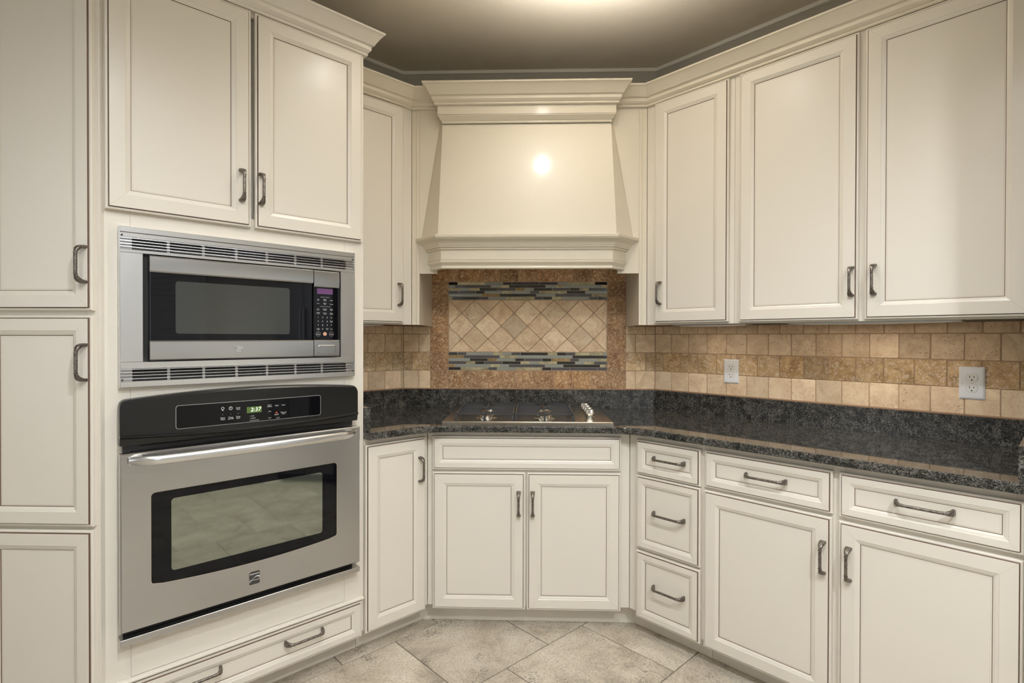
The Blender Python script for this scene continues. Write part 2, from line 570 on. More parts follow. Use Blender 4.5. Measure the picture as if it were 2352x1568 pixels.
def inset(poly, d):
    n = len(poly)
    area = sum(poly[i][0] * poly[(i + 1) % n][1] - poly[(i + 1) % n][0] * poly[i][1] for i in range(n))
    sg = 1 if area > 0 else -1
    out = []
    for i in range(n):
        p, q, r = Vector(poly[i - 1][:2]), Vector(poly[i][:2]), Vector(poly[(i + 1) % n][:2])
        a, b = (q - p).normalized(), (r - q).normalized()
        na, nb = Vector((-a.y, a.x)) * sg, Vector((-b.y, b.x)) * sg
        k = 1 + na.dot(nb)
        o = (na + nb) / max(k, 0.35)
        out.append((q.x + o.x * d, q.y + o.y * d))
    return out


def rrect(x0, x1, z0, z1, r, k=4):
    pts = []
    for cx, cz, a0 in ((x1 - r, z0 + r, -90), (x1 - r, z1 - r, 0), (x0 + r, z1 - r, 90), (x0 + r, z0 + r, 180)):
        for i in range(k + 1):
            a = math.radians(a0 + 90 * i / k)
            pts.append((cx + r * math.cos(a), cz + r * math.sin(a)))
    return pts


def clip(poly, a, b, c):
    """keep a*x + b*y <= c"""
    out = []
    n = len(poly)
    for i in range(n):
        p, q = poly[i], poly[(i + 1) % n]
        dp, dq = a * p[0] + b * p[1] - c, a * q[0] + b * q[1] - c
        if dp <= 1e-9:
            out.append(p)
        if (dp < -1e-9 and dq > 1e-9) or (dp > 1e-9 and dq < -1e-9):
            t = dp / (dp - dq)
            out.append((p[0] + (q[0] - p[0]) * t, p[1] + (q[1] - p[1]) * t))
    return out


# ------------------------------------------------------------------ objects
class Thing:
    def __init__(self, name, label, cat, F, base, group=None):
        self.F, self.base = F, base
        o = bpy.data.objects.new(name, None)
        o.empty_display_size = 0.05
        COL.objects.link(o)
        o.location = f2w(F, *base)
        o.rotation_euler = (0, 0, ANG[F])
        o['label'] = label
        o['category'] = cat
        if group:
            o['group'] = group
        self.root = o

    def part(self, name, mb, mats, parent=None, label=None, smooth=None, kind=None, fix=True):
        if not isinstance(mats, (list, tuple)):
            mats = [mats]
        me = mb if isinstance(mb, bpy.types.Mesh) else mb.mesh(name, mats, self.base, smooth, fix)
        o = bpy.data.objects.new(name, me)
        COL.objects.link(o)
        o.parent = parent or self.root
        if label:
            o['label'] = label
        if kind:
            o['kind'] = kind
        return o

    def put(self, name, me, loc, rot=(0, 0, 0), parent=None, label=None):
        """a part that shares mesh data, placed at frame coordinates"""
        o = bpy.data.objects.new(name, me)
        COL.objects.link(o)
        o.parent = parent or self.root
        o.location = (loc[0] - self.base[0], loc[1] - self.base[1], loc[2] - self.base[2])
        o.rotation_euler = rot
        if label:
            o['label'] = label
        return o


def structure(name, mb, mats, F='C', smooth=None, parent=None):
    if not isinstance(mats, (list, tuple)):
        mats = [mats]
    o = bpy.data.objects.new(name, mb.mesh(name, mats, smooth=smooth))
    COL.objects.link(o)
    if parent:
        o.parent = parent
    else:
        o.rotation_euler = (0, 0, ANG[F])
        o['kind'] = 'structure'
    return o


def text_mesh(body, size, thick=0.0003, spacing=1.0, mat=None, align='CENTER', shear=0.0, bold=0.0):
    c = bpy.data.curves.new('lettering', 'FONT')
    c.body = body
    c.size = size
    c.align_x = align
    c.align_y = 'CENTER'
    c.extrude = thick / 2
    c.offset = bold
    c.space_character = spacing
    c.space_line = 0.85
    c.shear = shear
    c.resolution_u = 3
    o = bpy.data.objects.new('lettering', c)
    COL.objects.link(o)
    bpy.context.view_layer.update()
    me = bpy.data.meshes.new_from_object(o.evaluated_get(bpy.context.evaluated_depsgraph_get()))
    bpy.data.objects.remove(o)
    me.transform(Matrix.Rotation(math.pi / 2, 4, 'X'))
    me.materials.clear()
    me.materials.append(mat or PRINT)
    return me


# ------------------------------------------------------------------ cabinet fronts and pulls
def profile_for(stile):
    """(inset from the outer edge, height, material of the band that follows)"""
    k = stile
    return [(0.0, 0.000, 0), (0.0, 0.0125, 0), (0.0018, 0.0150, 0), (0.0055, 0.0160, 0), (0.0072, 0.0152, 1), (0.0090, 0.0165, 1),
            (0.0096, 0.0196, 0), (0.0106, 0.0200, 0), (k - 0.0160, 0.0200, 0), (k - 0.0148, 0.0190, 0), (k - 0.0075, 0.0168, 0),
            (k - 0.0035, 0.0148, 0), (k - 0.0022, 0.0142, 1), (k - 0.0005, 0.0122, 0), (k + 0.0030, 0.0126, 2), (k + 0.0036, 0.0126, 0)]


def front(T, name, s0, s1, z0, z1, wf, stile=0.065, railtop=None):
    """a door or drawer front: framed and beaded, glaze in the grooves, with its panel as a child"""
    prof = profile_for(stile)
    back = wf + 0.020
    mb = MB()
    rings = []
    for d, h, m in prof:
        rings.append([(s0 + d, back - h, z0 + d), (s1 - d, back - h, z0 + d), (s1 - d, back - h, z1 - d), (s0 + d, back - h, z1 - d)])
    for i in range(len(prof) - 1):
        a, b = rings[i], rings[i + 1]
        for k in range(4):
            j = (k + 1) % 4
            mb.add([a[k], a[j], b[j], b[k]], [(0, 1, 2, 3)], prof[i][2])
    mb.add(rings[0], [(3, 2, 1, 0)], 0)
    # mitre seams
    e = 0.00035
    for sx, sz, x, z in ((1, 1, s0, z0), (-1, 1, s1, z0), (-1, -1, s1, z1), (1, -1, s0, z1)):
        d0, d1 = 0.0112, stile - 0.0165
        mb.add([(x + sx * (d0 - e), wf - 0.00012, z + sz * (d0 + e)), (x + sx * (d0 + e), wf - 0.00012, z + sz * (d0 - e)),
                (x + sx * (d1 + e), wf - 0.00012, z + sz * (d1 - e)), (x + sx * (d1 - e), wf - 0.00012, z + sz * (d1 + e))], [(0, 1, 2, 3)], 3)
    fr = T.part(name, mb, [CREAM, GLAZE, GLAZE_SOFT, SEAM], fix=False)
    p = MB()
    k = prof[-1][0]
    y = back - prof[-1][1]
    p.box(s0 + k, s1 - k, y, y + 0.006, z0 + k, z1 - k)
    T.part(name.split('_')[-1] + '_panel' if name != 'door' else 'door_panel', p, CREAM, parent=fr)
    return fr


def make_pull(length):
    L = length / 2
    g = L - 0.024
    pts = [(-L + 0.0045, 0.000, 0.0100, 0.0050), (-L + 0.0052, 0.010, 0.0092, 0.0050), (-L + 0.0085, 0.0195, 0.0080, 0.0052),
           (-L + 0.014, 0.0258, 0.0064, 0.0052), (-L + 0.020, 0.0288, 0.0050, 0.0047), (-g, 0.0300, 0.0042, 0.0042)]
    ring = [(-g, 0.0300, 0.0058, 0.0058), (-g + 0.0022, 0.0300, 0.0058, 0.0058)]
    mid = [(-g + 0.0022, 0.0302, 0.0044, 0.0044), (-g * 0.4, 0.0304, 0.0048, 0.0046)]
    half = pts + ring + mid
    full = half + [(-a, o, w, t) for a, o, w, t in reversed(half)]
    rings = []
    n = 12
    for i, (a, o, w, t) in enumerate(full):
        p0 = full[max(0, i - 1)]
        p1 = full[min(len(full) - 1, i + 1)]
        d = Vector((p1[0] - p0[0], p1[1] - p0[1]))
        if i == 0:
            d = Vector((0, 1))
        if i == len(full) - 1:
            d = Vector((0, -1))
        if d.length < 1e-6 or abs(p1[0] - p0[0]) < 1e-6 and 0 < i < len(full) - 1:
            d = Vector((1, 0)) if d.length < 1e-6 else d
        if len(pts) - 1 <= i <= len(full) - len(pts):
            d = Vector((1, 0))
        d.normalize()
        nr = Vector((-d.y, d.x))
        q = 0.45 if (i < 4 or i >= len(full) - 4) else 0.9
        r = []
        for k in range(n):
            an = 2 * math.pi * k / n
            cx, sx = math.cos(an), math.sin(an)
            cx = math.copysign(abs(cx) ** q, cx)
            sx = math.copysign(abs(sx) ** q, sx)
            # along = z (local), out = -y
            r.append((cx * w, -(o + nr.y * sx * t), a + nr.x * sx * t))
        rings.append(r)
    mb = MB()
    mb.loft(rings)
    return mb.mesh('pull', [PEWTER], smooth=40)


PULL_S = make_pull(0.111)
PULL_L = make_pull(0.146)


def pull(T, parent, s, z, wf, horizontal=False):
    return T.put('handle', PULL_L if horizontal else PULL_S, (s, wf, z), (0, math.pi / 2, 0) if horizontal else (0, 0, 0), parent)


def boards(T, name, rects, w0, w1, mats=None, c=0.0008):
    mb = MB()
    for s0, s1, z0, z1 in rects:
        mb.box(s0, s1, w0, w1, z0, z1, 0, c)
    return T.part(name, mb, mats or CREAM)


def sweep(path, prof, z0, closed=False, side=1):
    """moulding: profile (p out of the face, z) swept along a plan polyline, mitred. side=+1 puts the profile to the right of travel"""
    n = len(path)
    rings = []
    for i in range(n):
        P = Vector(path[i])
        if closed or 0 < i < n - 1:
            a = (P - Vector(path[i - 1])).normalized()
            b = (Vector(path[(i + 1) % n]) - P).normalized()
        elif i == 0:
            a = b = (Vector(path[1]) - P).normalized()
        else:
            a = b = (P - Vector(path[i - 1])).normalized()
        na = Vector((a.y, -a.x)) * side
        nb = Vector((b.y, -b.x)) * side
        m = (na + nb) / (1 + na.dot(nb))
        rings.append([(P.x + m.x * p, P.y + m.y * p, z0 + z) for p, z in prof])
    return rings


CROWN = [(0, 0), (0.010, 0.0), (0.0125, 0.0035), (0.012, 0.009), (0.0095, 0.0105), (0.0135, 0.0125), (0.017, 0.0165), (0.0215, 0.0215), (0.0225, 0.0225),
         (0.0225, 0.038), (0.029, 0.0392), (0.0315, 0.041), (0.0335, 0.0445), (0.0345, 0.0475), (0.0365, 0.0500), (0.0405, 0.0565),
         (0.0470, 0.0665), (0.0545, 0.0760), (0.0590, 0.0805), (0.0630, 0.0828), (0.0640, 0.0860), (0.0640, 0.0900), (0, 0.0900)]


# ================================================================== SETTING
WT = 0.008   # tile thickness
# plan of the wall faces (behind the tiles)
yc = 2.985 + WT
wl = 2.605 + WT
xc = wl * R2 - yc          # corner of centre and side walls


def wall_box(name, F, poly_world, z0, z1, mats):
    mb = MB()
    mb.prism([w2f(F, *p) for p in poly_world], z0, z1)
    return structure(name, mb, mats, F)


TH = 0.10
wall_c = wall_box('wall_center', 'C', [(-xc, yc), (xc, yc), (xc + TH * math.tan(math.pi / 8), yc + TH), (-xc - TH * math.tan(math.pi / 8), yc + TH)], 0, 2.80, WALL_PAINT)
pL0 = f2w('L', -1.45, wl)
pL0b = f2w('L', -1.45, wl + TH)
tt = TH * math.tan(math.pi / 8)
wall_l = wall_box('wall_left', 'L', [tuple(pL0[:2]), (-xc, yc), (-xc - tt, yc + TH), tuple(pL0b[:2])], 0, 2.80, WALL_PAINT)
pR0 = f2w('R', 1.1, wl)
pR0b = f2w('R', 1.1, wl + TH)
wall_r = wall_box('wall_right', 'R', [(xc, yc), tuple(pR0[:2]), tuple(pR0b[:2]), (xc + tt, yc + TH)], 0, 2.80, WALL_PAINT)
# the rest of the room, behind the camera
XL, XR, YB = -2.95, 2.70, -2.9


def plain_wall(name, x0, x1, y0, y1, holes=()):
    mb = MB()
    if not holes:
        mb.box(x0, x1, y0, y1, 0, 2.80)
    else:
        xs = x0
        for hx0, hx1, hz0, hz1 in holes:
            mb.box(xs, hx0, y0, y1, 0, 2.80)
            if hz0 > 0.01:
                mb.box(hx0, hx1, y0, y1, 0, hz0)
            mb.box(hx0, hx1, y0, y1, hz1, 2.80)
            xs = hx1
        mb.box(xs, x1, y0, y1, 0, 2.80)
    return structure(name, mb, ROOM_PAINT)


mb = MB()
for y0, y1, z0, z1 in ((YB, -1.5, 0, 2.80), (0.0, 0.9, 0, 2.80), (-1.5, 0.0, 0, 0.9), (-1.5, 0.0, 2.4, 2.80)):
    mb.box(XL - 0.1, XL, y0, y1, z0, z1)
structure('wall_far_left', mb, ROOM_PAINT)
mb = MB()
for y0, y1, z0, z1 in ((-1.57, -1.5, 0.83, 2.47), (0.0, 0.07, 0.83, 2.47), (-1.5, 0.0, 0.83, 0.9), (-1.5, 0.0, 2.4, 2.47), (-0.77, -0.73, 0.9, 2.4), (-1.5, 0.0, 1.63, 1.67)):
    mb.box(XL - 0.02, XL + 0.02, y0, y1, z0, z1)
structure('window_3', mb, WHITE_TRIM)
mb = MB()
for y0, y1, z0, z1 in ((YB, -1.25, 0, 2.80), (-0.62, 1.1, 0, 2.80), (-1.25, -0.62, 0, 0.9), (-1.25, -0.62, 2.25, 2.80)):
    mb.box(XR, XR + 0.1, y0, y1, z0, z1)
structure('wall_far_right', mb, ROOM_PAINT)
mb = MB()
for y0, y1, z0, z1 in ((-1.32, -1.25, 0.83, 2.32), (-0.62, -0.55, 0.83, 2.32), (-1.25, -0.62, 0.83, 0.9), (-1.25, -0.62, 2.25, 2.32)) + tuple((-1.25, -0.62, 0.94 + 0.06 * k, 0.955 + 0.06 * k) for k in range(22)):
    mb.box(XR - 0.02, XR + 0.02, y0, y1, z0, z1)
structure('window_4', mb, WHITE_TRIM)
# white panelled door in the far right wall
mb = MB()
mb.box(XR - 0.030, XR - 0.002, -0.35, 0.45, 0.005, 2.05)
for y0, y1 in ((-0.25, 0.02), (0.08, 0.35)):
    for z0, z1 in ((0.2, 0.75), (0.87, 1.35), (1.47, 1.92)):
        mb.box(XR - 0.038, XR - 0.0305, y0, y1, z0, z1)
structure('door_1', mb, WHITE_TRIM)
# short end wall closing the right-hand run
mb = MB()
mb.box(-0.0765, 0.03, 1.93, wl - 0.0005, 0, 2.80)
structure('wall_end', mb, WALL_PAINT, 'R')
plain_wall('wall_back', XL - 0.1, XR + 0.1, YB - 0.1, YB, [(-2.3, -1.1, 0.9, 2.3), (1.3, 2.5, 0.9, 2.3)])
for i, (x0, x1) in enumerate(((-2.3, -1.1), (1.3, 2.5))):
    mb = MB()
    for a, b, c, d in ((x0 - 0.07, x0, 0.83, 2.37), (x1, x1 + 0.07, 0.83, 2.37), (x0, x1, 0.83, 0.9), (x0, x1, 2.3, 2.37), ((x0 + x1) / 2 - 0.02, (x0 + x1) / 2 + 0.02, 0.9, 2.3), (x0, x1, 1.58, 1.62)):
        mb.box(a, b, YB - 0.02, YB + 0.02, c, d)
    structure('window_%d' % (i + 1), mb, WHITE_TRIM)

mb = MB()
mb.box(XL - 0.2, XR + 0.2, YB - 0.2, 3.3, CEIL, CEIL + 0.1)
structure('ceiling', mb, CEIL_PAINT)
# floor: grout bed and stone tiles laid at 45 degrees in running bond
mb = MB()
mb.box(XL - 0.2, XR + 0.2, YB - 0.2, 3.3, -0.08, -0.0025)
floor = structure('floor', mb, GROUT_FLOOR)
TS, GW = 0.458, 0.0045
A0, B0 = 1.534, 1.1986
region = [(1, 0, XR - 0.005), (-1, 0, -XL - 0.005), (0, -1, -YB - 0.005), (0, 1, 2.448), (-1 / R2, 1 / R2, 2.072), (1 / R2, 1 / R2, 2.072)]
full_tile = None
for ia in range(-9, 3):
    a0 = A0 + ia * TS
    off = 0.0 if ia % 2 == 0 else 0.2204
    for ib in range(-10, 6):
        b0 = B0 + off + ib * TS
        # L frame: s = b, w = a
        sq = [f2w('L', *p) for p in ((b0 + GW / 2, a0 + GW / 2), (b0 + TS - GW / 2, a0 + GW / 2), (b0 + TS - GW / 2, a0 + TS - GW / 2), (b0 + GW / 2, a0 + TS - GW / 2))]
        sq = [(p.x, p.y) for p in sq]
        poly = sq
        for a, b, c in region:
            poly = clip(poly, a, b, c)
            if len(poly) < 3:
                break
        if len(poly) < 3:
            continue
        ar = 0.5 * abs(sum(poly[i][0] * poly[(i + 1) % len(poly)][1] - poly[(i + 1) % len(poly)][0] * poly[i][1] for i in range(len(poly))))
        if ar < 0.0004:
            continue
        c = f2w('L', b0 + TS / 2, a0 + TS / 2)
        whole = abs(ar - (TS - GW) ** 2) < 1e-5
        if whole and full_tile is not None:
            me = full_tile
        else:
            lp = [w2f('L', p[0] - c.x, p[1] - c.y) for p in poly]
            ins = inset(lp, 0.0012)
            n = len(lp)
            t = MB()
            v = [(p[0], p[1], 0.0) for p in ins] + [(p[0], p[1], -0.0010) for p in lp] + [(p[0], p[1], -0.008) for p in lp]
            fs = [tuple(range(n))]
            for k in (0, n):
                fs += [(k + i, k + (i + 1) % n, k + n + (i + 1) % n, k + n + i) for i in range(n)]
            t.add(v, fs)
            me = t.mesh('tile', [FLOOR_STONE])
            if whole:
                full_tile = me
        o = bpy.data.objects.new('tile', me)
        COL.objects.link(o)
        o.parent = floor
        o.location = (c.x, c.y, 0)
        o.rotation_euler = (0, 0, ANG['L'])

# slim trim where walls meet the ceiling
prof = [(0, 0), (0.011, 0), (0.013, 0.003), (0.013, CEIL - 2.7505), (0, CEIL - 2.7505)]
for i, (a, b) in enumerate((((pL0.x, pL0.y), (-xc, yc)), ((-xc, yc), (xc, yc)), ((xc, yc), (pR0.x, pR0.y)))):
    path = [pL0[:2], (-xc, yc), (xc, yc), pR0[:2]]
    rr = sweep(path, prof, 2.7505)
    mb = MB()
    mb.loft([rr[i], rr[i + 1]])
    structure('trim_%d' % (i + 1), mb, TRIM_PAINT)


# ------------------------------------------------------------------ wall tiles
def jitter_square(w, h, rnd, cham=0.004):
    """tumbled tile outline, 8 corners"""
    j = lambda a: rnd.uniform(-a, a)
    c = lambda: cham * rnd.uniform(0.35, 1.3)
    x0, x1, z0, z1 = -w / 2, w / 2, -h / 2, h / 2
    a = [c() for _ in range(8)]
    e = 0.0005
    return [(x0 + a[0], z0 + j(e)), (x1 - a[1], z0 + j(e)), (x1 + j(e), z0 + a[2]), (x1 + j(e), z1 - a[3]),
            (x1 - a[4], z1 + j(e)), (x0 + a[5], z1 + j(e)), (x0 + j(e), z1 - a[6]), (x0 + j(e), z0 + a[7])]


rnd = random.Random(11)
VARIANTS = {}


def add_tile(wall, cx, cz, w, h, face, mat, key=None, poly=None, name='tile', thick=WT, cham=0.0016):
    if poly is None:
        key = (round(w, 3), round(h, 3), mat.name, rnd.randrange(5))
        me = VARIANTS.get(key)
        if me is None:
            t = MB()
            t.plate(jitter_square(w, h, rnd), 0, thick - 0.0003, 0, cham)
            me = t.mesh('tile', [mat], fix=False)
            VARIANTS[key] = me
    else:
        t = MB()
        t.plate([(p[0] - cx, p[1] - cz) for p in poly], 0, thick - 0.0003, 0, cham)
        me = t.mesh(name, [mat], fix=False)
    o = bpy.data.objects.new(name, me)
    COL.objects.link(o)
    o.parent = wall
    o.location = (cx, face, cz)
    return o


G = 0.0034
ZR = [1.004, 1.1052, 1.2066, 1.308, 1.352]
ROWMAT = [TR_LOW, TR_MIX, TR_CREAM, TR_CREAM]
FL, FC = 2.605, 2.985
# right run
for r in range(4):
    off = -0.203 if r in (0, 2) else -0.1525
    lim0, lim1 = -1.618, -0.0775
    k = int((lim1 - off) / 0.1013) + 2
    edges = [off + 0.1013 * i for i in range(k, -30, -1)]
    edges = [min(max(e, lim0), lim1) for e in edges]
    edges = sorted(set(round(e, 5) for e in edges))
    for a, b in zip(edges[:-1], edges[1:]):
        if b - a > 0.012:
            add_tile(wall_r, (a + b) / 2, (ZR[r] + ZR[r + 1]) / 2, b - a - G, ZR[r + 1] - ZR[r] - G, FL + rnd.uniform(-0.0006, 0.0006), ROWMAT[r])
# left run
for r in range(4):
    off = 1.5035 if r in (0, 2) else 1.549
    edges = sorted(set(round(min(max(off + 0.1013 * i, 1.056), 1.618), 5) for i in range(-7, 4)))
    for a, b in zip(edges[:-1], edges[1:]):
        if b - a > 0.012:
            add_tile(wall_l, (a + b) / 2, (ZR[r] + ZR[r + 1]) / 2, b - a - G, ZR[r + 1] - ZR[r] - G, FL + rnd.uniform(-0.0006, 0.0006), ROWMAT[r])
# centre, either side of the framed panel
for r in range(4):
    for edges in ([-0.697, -0.611 if r in (0, 2) else -0.648, -0.547], [0.537, 0.590 if r in (0, 2) else 0.645, 0.697]):
        for a, b in zip(edges[:-1], edges[1:]):
            add_tile(wall_c, (a + b) / 2, (ZR[r] + ZR[r + 1]) / 2, b - a - G, ZR[r + 1] - ZR[r] - G, FC + rnd.uniform(-0.0006, 0.0006), ROWMAT[r])
# brown border: two columns and two rows
ZB = [1.004, 1.1052, 1.2066, 1.308, 1.4095, 1.5105, 1.598, 1.699]
for x0, x1 in ((-0.547, -0.4455), (0.4355, 0.537)):
    for a, b in zip(ZB[:-1], ZB[1:]):
        add_tile(wall_c, (x0 + x1) / 2, (a + b) / 2, x1 - x0 - G, b - a - G, FC + rnd.uniform(-0.0006, 0.0006), TR_NOCE)
for z0, z1, xs in ((1.004, 1.1052, [-0.4455, -0.362, -0.261, -0.161, -0.061, 0.042, 0.142, 0.244, 0.346, 0.4355]),
                   (1.598, 1.699, [-0.4455, -0.359, -0.259, -0.159, -0.056, 0.047, 0.145, 0.249, 0.346, 0.4355])):
    for a, b in zip(xs[:-1], xs[1:]):
        add_tile(wall_c, (a + b) / 2, (z0 + z1) / 2, b - a - G, z1 - z0 - G, FC + rnd.uniform(-0.0006, 0.0006), TR_NOCE)
# diamonds
DX, DZ = 0.8785 / 6, 0.2885 / 4
X0, X1, Z0, Z1 = -0.4445, 0.4345, 1.2085, 1.4965
for row in range(5):
    cz = 1.2085 + DZ * row
    for k in range(7):
        cx = X0 + DX * (k + (0.5 if row % 2 == 0 else 0.0))
        hx, hz = DX / 2 - 0.0028, DZ - 0.0028
        q = 0.0035
        j = lambda: rnd.uniform(0.6, 1.5) * q
        a = [j() for _ in range(4)]
        pl = [(cx + hx - a[0], cz - a[0]), (cx + hx - a[0], cz + a[0]), (cx + a[1], cz + hz - a[1]), (cx - a[1], cz + hz - a[1]),
              (cx - hx + a[2], cz + a[2]), (cx - hx + a[2], cz - a[2]), (cx - a[3], cz - hz + a[3]), (cx + a[3], cz - hz + a[3])]
        for A in ((1, 0, X1 - 0.0025), (-1, 0, -(X0 + 0.0015)), (0, 1, Z1 - 0.001), (0, -1, -(Z0 + 0.001))):
            pl = clip(pl, *A)
            if len(pl) < 3:
                break
        if len(pl) < 3:
            continue
        ar = 0.5 * abs(sum(pl[i][0] * pl[(i + 1) % len(pl)][1] - pl[(i + 1) % len(pl)][0] * pl[i][1] for i in range(len(pl))))
        if ar < 0.0006:
            continue
        add_tile(wall_c, cx, cz, 0, 0, FC + rnd.uniform(-0.0006, 0.0006), TR_DIAM, poly=pl, cham=0.0012)
# glass and stone strip mosaic
MOS = {'K': M_BLACK, 'D': M_DARK, 'G': M_SAGE, 'S': M_STONE, 'B': M_GOLD}
TOPROWS = ["K1052.5 S1115.9 G1155.9 D1176.7 D1239.1 D1280.5 G1303 S1365 K1393", "G1046.6 D1129 G1149.9 S1170.3 K1253 G1274.7 S1295.8 G1379.6 S1393",
           "S1058 G1081.4 S1102.7 K1143.5 D1185.2 B1205.6 G1226.2 K1268.2 D1309.9 K1331 S1351.2 D1393", "K1053 D1094.2 K1114.2 G1155 S1177.1 G1218.4 D1238.7 S1281.2 S1301.5 K1342.8 G1364.3 G1393",
           "G1108.2 B1149 K1232.6 G1274.7 D1358.1 S1393", "S1040.6 K1102.3 D1123.1 G1143.1 G1163.5 S1228 D1247.2 K1268.2 S1289.3 G1352 D1372.7 K1393"]
BOTROWS = ["K1052 D1072.5 G1134.2 S1155.4 G1175.8 D1196.7 K1259 S1279.7 K1300.4 D1321 S1384.9 G1393", "B1066.6 D1149 S1190.7 G1272.8 G1314.5 K1393",
           "G1059.8 G1081 K1121.8 B1143.5 G1184.3 K1205.2 D1246 K1266.7 B1309.5 D1329.8 G1370.8 S1393", "D1072 S1092.5 K1113.8 D1155.4 K1197 S1217 G1237.2 S1279.7 K1321 G1342.4 S1363.5 D1393",
           "B1046.2 G1128.6 S1149.5 G1169.5 D1252.9 G1272.8 G1293.8 K1377.3 S1393", "K1059.8 S1123.1 D1143 G1184.3 S1246 K1266.7 D1308.8 D1371 D1393"]
u2x = lambda u: -0.4445 + (u - 1031.8) * (0.879 / 361.2)
mosb = MB()
for ztop, zbot, rows in ((1.5962, 1.4985, TOPROWS), (1.2065, 1.1070, BOTROWS)):
    hh = (ztop - zbot) / 6
    mosb.box(-0.4445, 0.4345, FC + 0.0022, FC + 0.0045, zbot, ztop)
    for i, row in enumerate(rows):
        zc = ztop - hh * (i + 0.5)
        xa = u2x(1031.8)
        for it in row.split():
            xb = u2x(float(it[1:]))
            gx = 0.0022
            pl = [(xa + gx / 2, zc - hh / 2 + 0.0011), (xb - gx / 2, zc - hh / 2 + 0.0011), (xb - gx / 2, zc + hh / 2 - 0.0011), (xa + gx / 2, zc + hh / 2 - 0.0011)]
            o = add_tile(wall_c, (xa + xb) / 2, zc, 0, 0, FC + 0.0004, MOS[it[0]], poly=pl, name='mosaic_strip', thick=0.004, cham=0.0008)
            xa = xb
structure('grout', mosb, GROUT_MOSAIC, parent=wall_c)
# grout bed behind the tiles
for wall, F, s0, s1, z1, face in ((wall_r, 'R', -1.622, -0.0775, 1.352, FL), (wall_l, 'L', 1.056, 1.622, 1.352, FL)):
    mb = MB()
    mb.box(s0, s1, face + 0.0025, face + WT - 0.0002, 1.003, z1)
    structure('grout', mb, GROUT, parent=wall)
mb = MB()
mb.box(-0.699, 0.699, FC + 0.0045, FC + WT - 0.0002, 1.003, 1.352)
mb.box(-0.549, 0.5385, FC + 0.0045, FC + WT - 0.0002, 1.352, 1.70)
mb.box(-0.699, -0.4445, FC + 0.0025, FC + 0.0045, 1.003, 1.352)
mb.box(0.4345, 0.699, FC + 0.0025, FC + 0.0045, 1.003, 1.352)
mb.box(-0.549, -0.4445, FC + 0.0025, FC + 0.0045, 1.352, 1.70)
mb.box(0.4345, 0.5385, FC + 0.0025, FC + 0.0045, 1.352, 1.70)
mb.box(-0.4445, 0.4345, FC + 0.0025, FC + 0.0045, 1.003, 1.107)
mb.box(-0.4445, 0.4345, FC + 0.0025, FC + 0.0045, 1.2065, 1.4985)
mb.box(-0.4445, 0.4345, FC + 0.0025, FC + 0.0045, 1.5962, 1.70)
structure('grout', mb, GROUT, parent=wall_c)

# ================================================================== COUNTERTOP
ZC0, ZC1 = 0.876, 0.905
EL, EC = 1.951, 2.327


def fillet(p, a, b, r, k=10):
    """points rounding corner p between directions to a and b"""
    p, a, b = Vector(p), Vector(a), Vector(b)
    u, v = (a - p).normalized(), (b - p).normalized()
    ang = u.angle(v)
    t = r / math.tan(ang / 2)
    c = p + (u + v).normalized() * (r / math.sin(ang / 2))
    s, e = p + u * t, p + v * t
    a0 = math.atan2(s.y - c.y, s.x - c.x)
    a1 = math.atan2(e.y - c.y, e.x - c.x)
    d = (a1 - a0 + math.pi) % (2 * math.pi) - math.pi
    return [(c.x + r * math.cos(a0 + d * i / k), c.y + r * math.sin(a0 + d * i / k)) for i in range(k + 1)]


kc = EL * R2 - EC
pa = tuple(f2w('L', 1.0535, EL)[:2])
pb = tuple(f2w('R', -0.087, EL)[:2])
cl, cr = (-kc, EC), (kc, EC)
front_line = [pa] + fillet(cl, pa, cr, 0.30) + fillet(cr, cl, pb, 0.30) + [pb]
WB, WBL = 2.984, 2.604
kb = WBL * R2 - WB
back_line = [tuple(f2w('R', -0.087, WBL)[:2]), (kb, WB), (-kb, WB), tuple(f2w('L', 1.0535, WBL)[:2])]
outline = front_line + back_line
T = Thing('countertop', 'dark speckled granite countertop wrapping all three base cabinet runs', 'countertop', 'C', (0, 2.6, ZC1))
mb = MB()
e = 0.005
n = len(outline)
rows = []
for d, z in ((0.0, ZC0 + 0.002), (0.0, ZC1 - e), (0.0015, ZC1 - 0.0015), (e, ZC1)):
    q = inset(outline, d)
    rows.append([(p[0], p[1], z) for p in q])
q = inset(outline, 0.002)
rows.insert(0, [(p[0], p[1], ZC0) for p in q])
mb.loft(rows)
T.part('slab', mb, GRANITE, smooth=12)
# splash strips
ST, SZ = 0.031, 1.0032
ks = (WBL - ST) * R2 - (WB - ST)
Lf = lambda s, w: tuple(f2w('L', s, w)[:2])
Rf = lambda s, w: tuple(f2w('R', s, w)[:2])
sl = [Lf(1.056, WBL), Lf(1.056, WBL - ST), (-ks, WB - ST), (-kb, WB)]
sc = [(-kb + 0.0005, WB), (-ks + 0.0005, WB - ST), (ks - 0.0005, WB - ST), (kb - 0.0005, WB)]
sr = [(kb, WB), (ks, WB - ST), Rf(-0.119, WBL - ST), Rf(-0.119, WBL)]
for pl in (sl, sc, sr):
    mb = MB()
    q = inset(pl, 0.0015)
    mb.loft([[(p[0], p[1], ZC1 + 0.0003) for p in pl], [(p[0], p[1], SZ - 0.0015) for p in pl], [(p[0], p[1], SZ) for p in q]])
    T.part('backsplash_strip', mb, GRANITE_SPLASH)
mb = MB()
pl = [Lf(1.0545, 1.985), Lf(1.078, 1.985), Lf(1.078, WBL - ST - 0.001), Lf(1.0545, WBL - ST - 0.001)]
mb.prism(pl, ZC1 + 0.0003, SZ)
T.part('side_splash', mb, GRANITE)
mb = MB()
pl = [Rf(-0.117, EL + 0.001), Rf(-0.087, EL + 0.001), Rf(-0.087, WBL - 0.001), Rf(-0.1175, WBL - 0.001)]
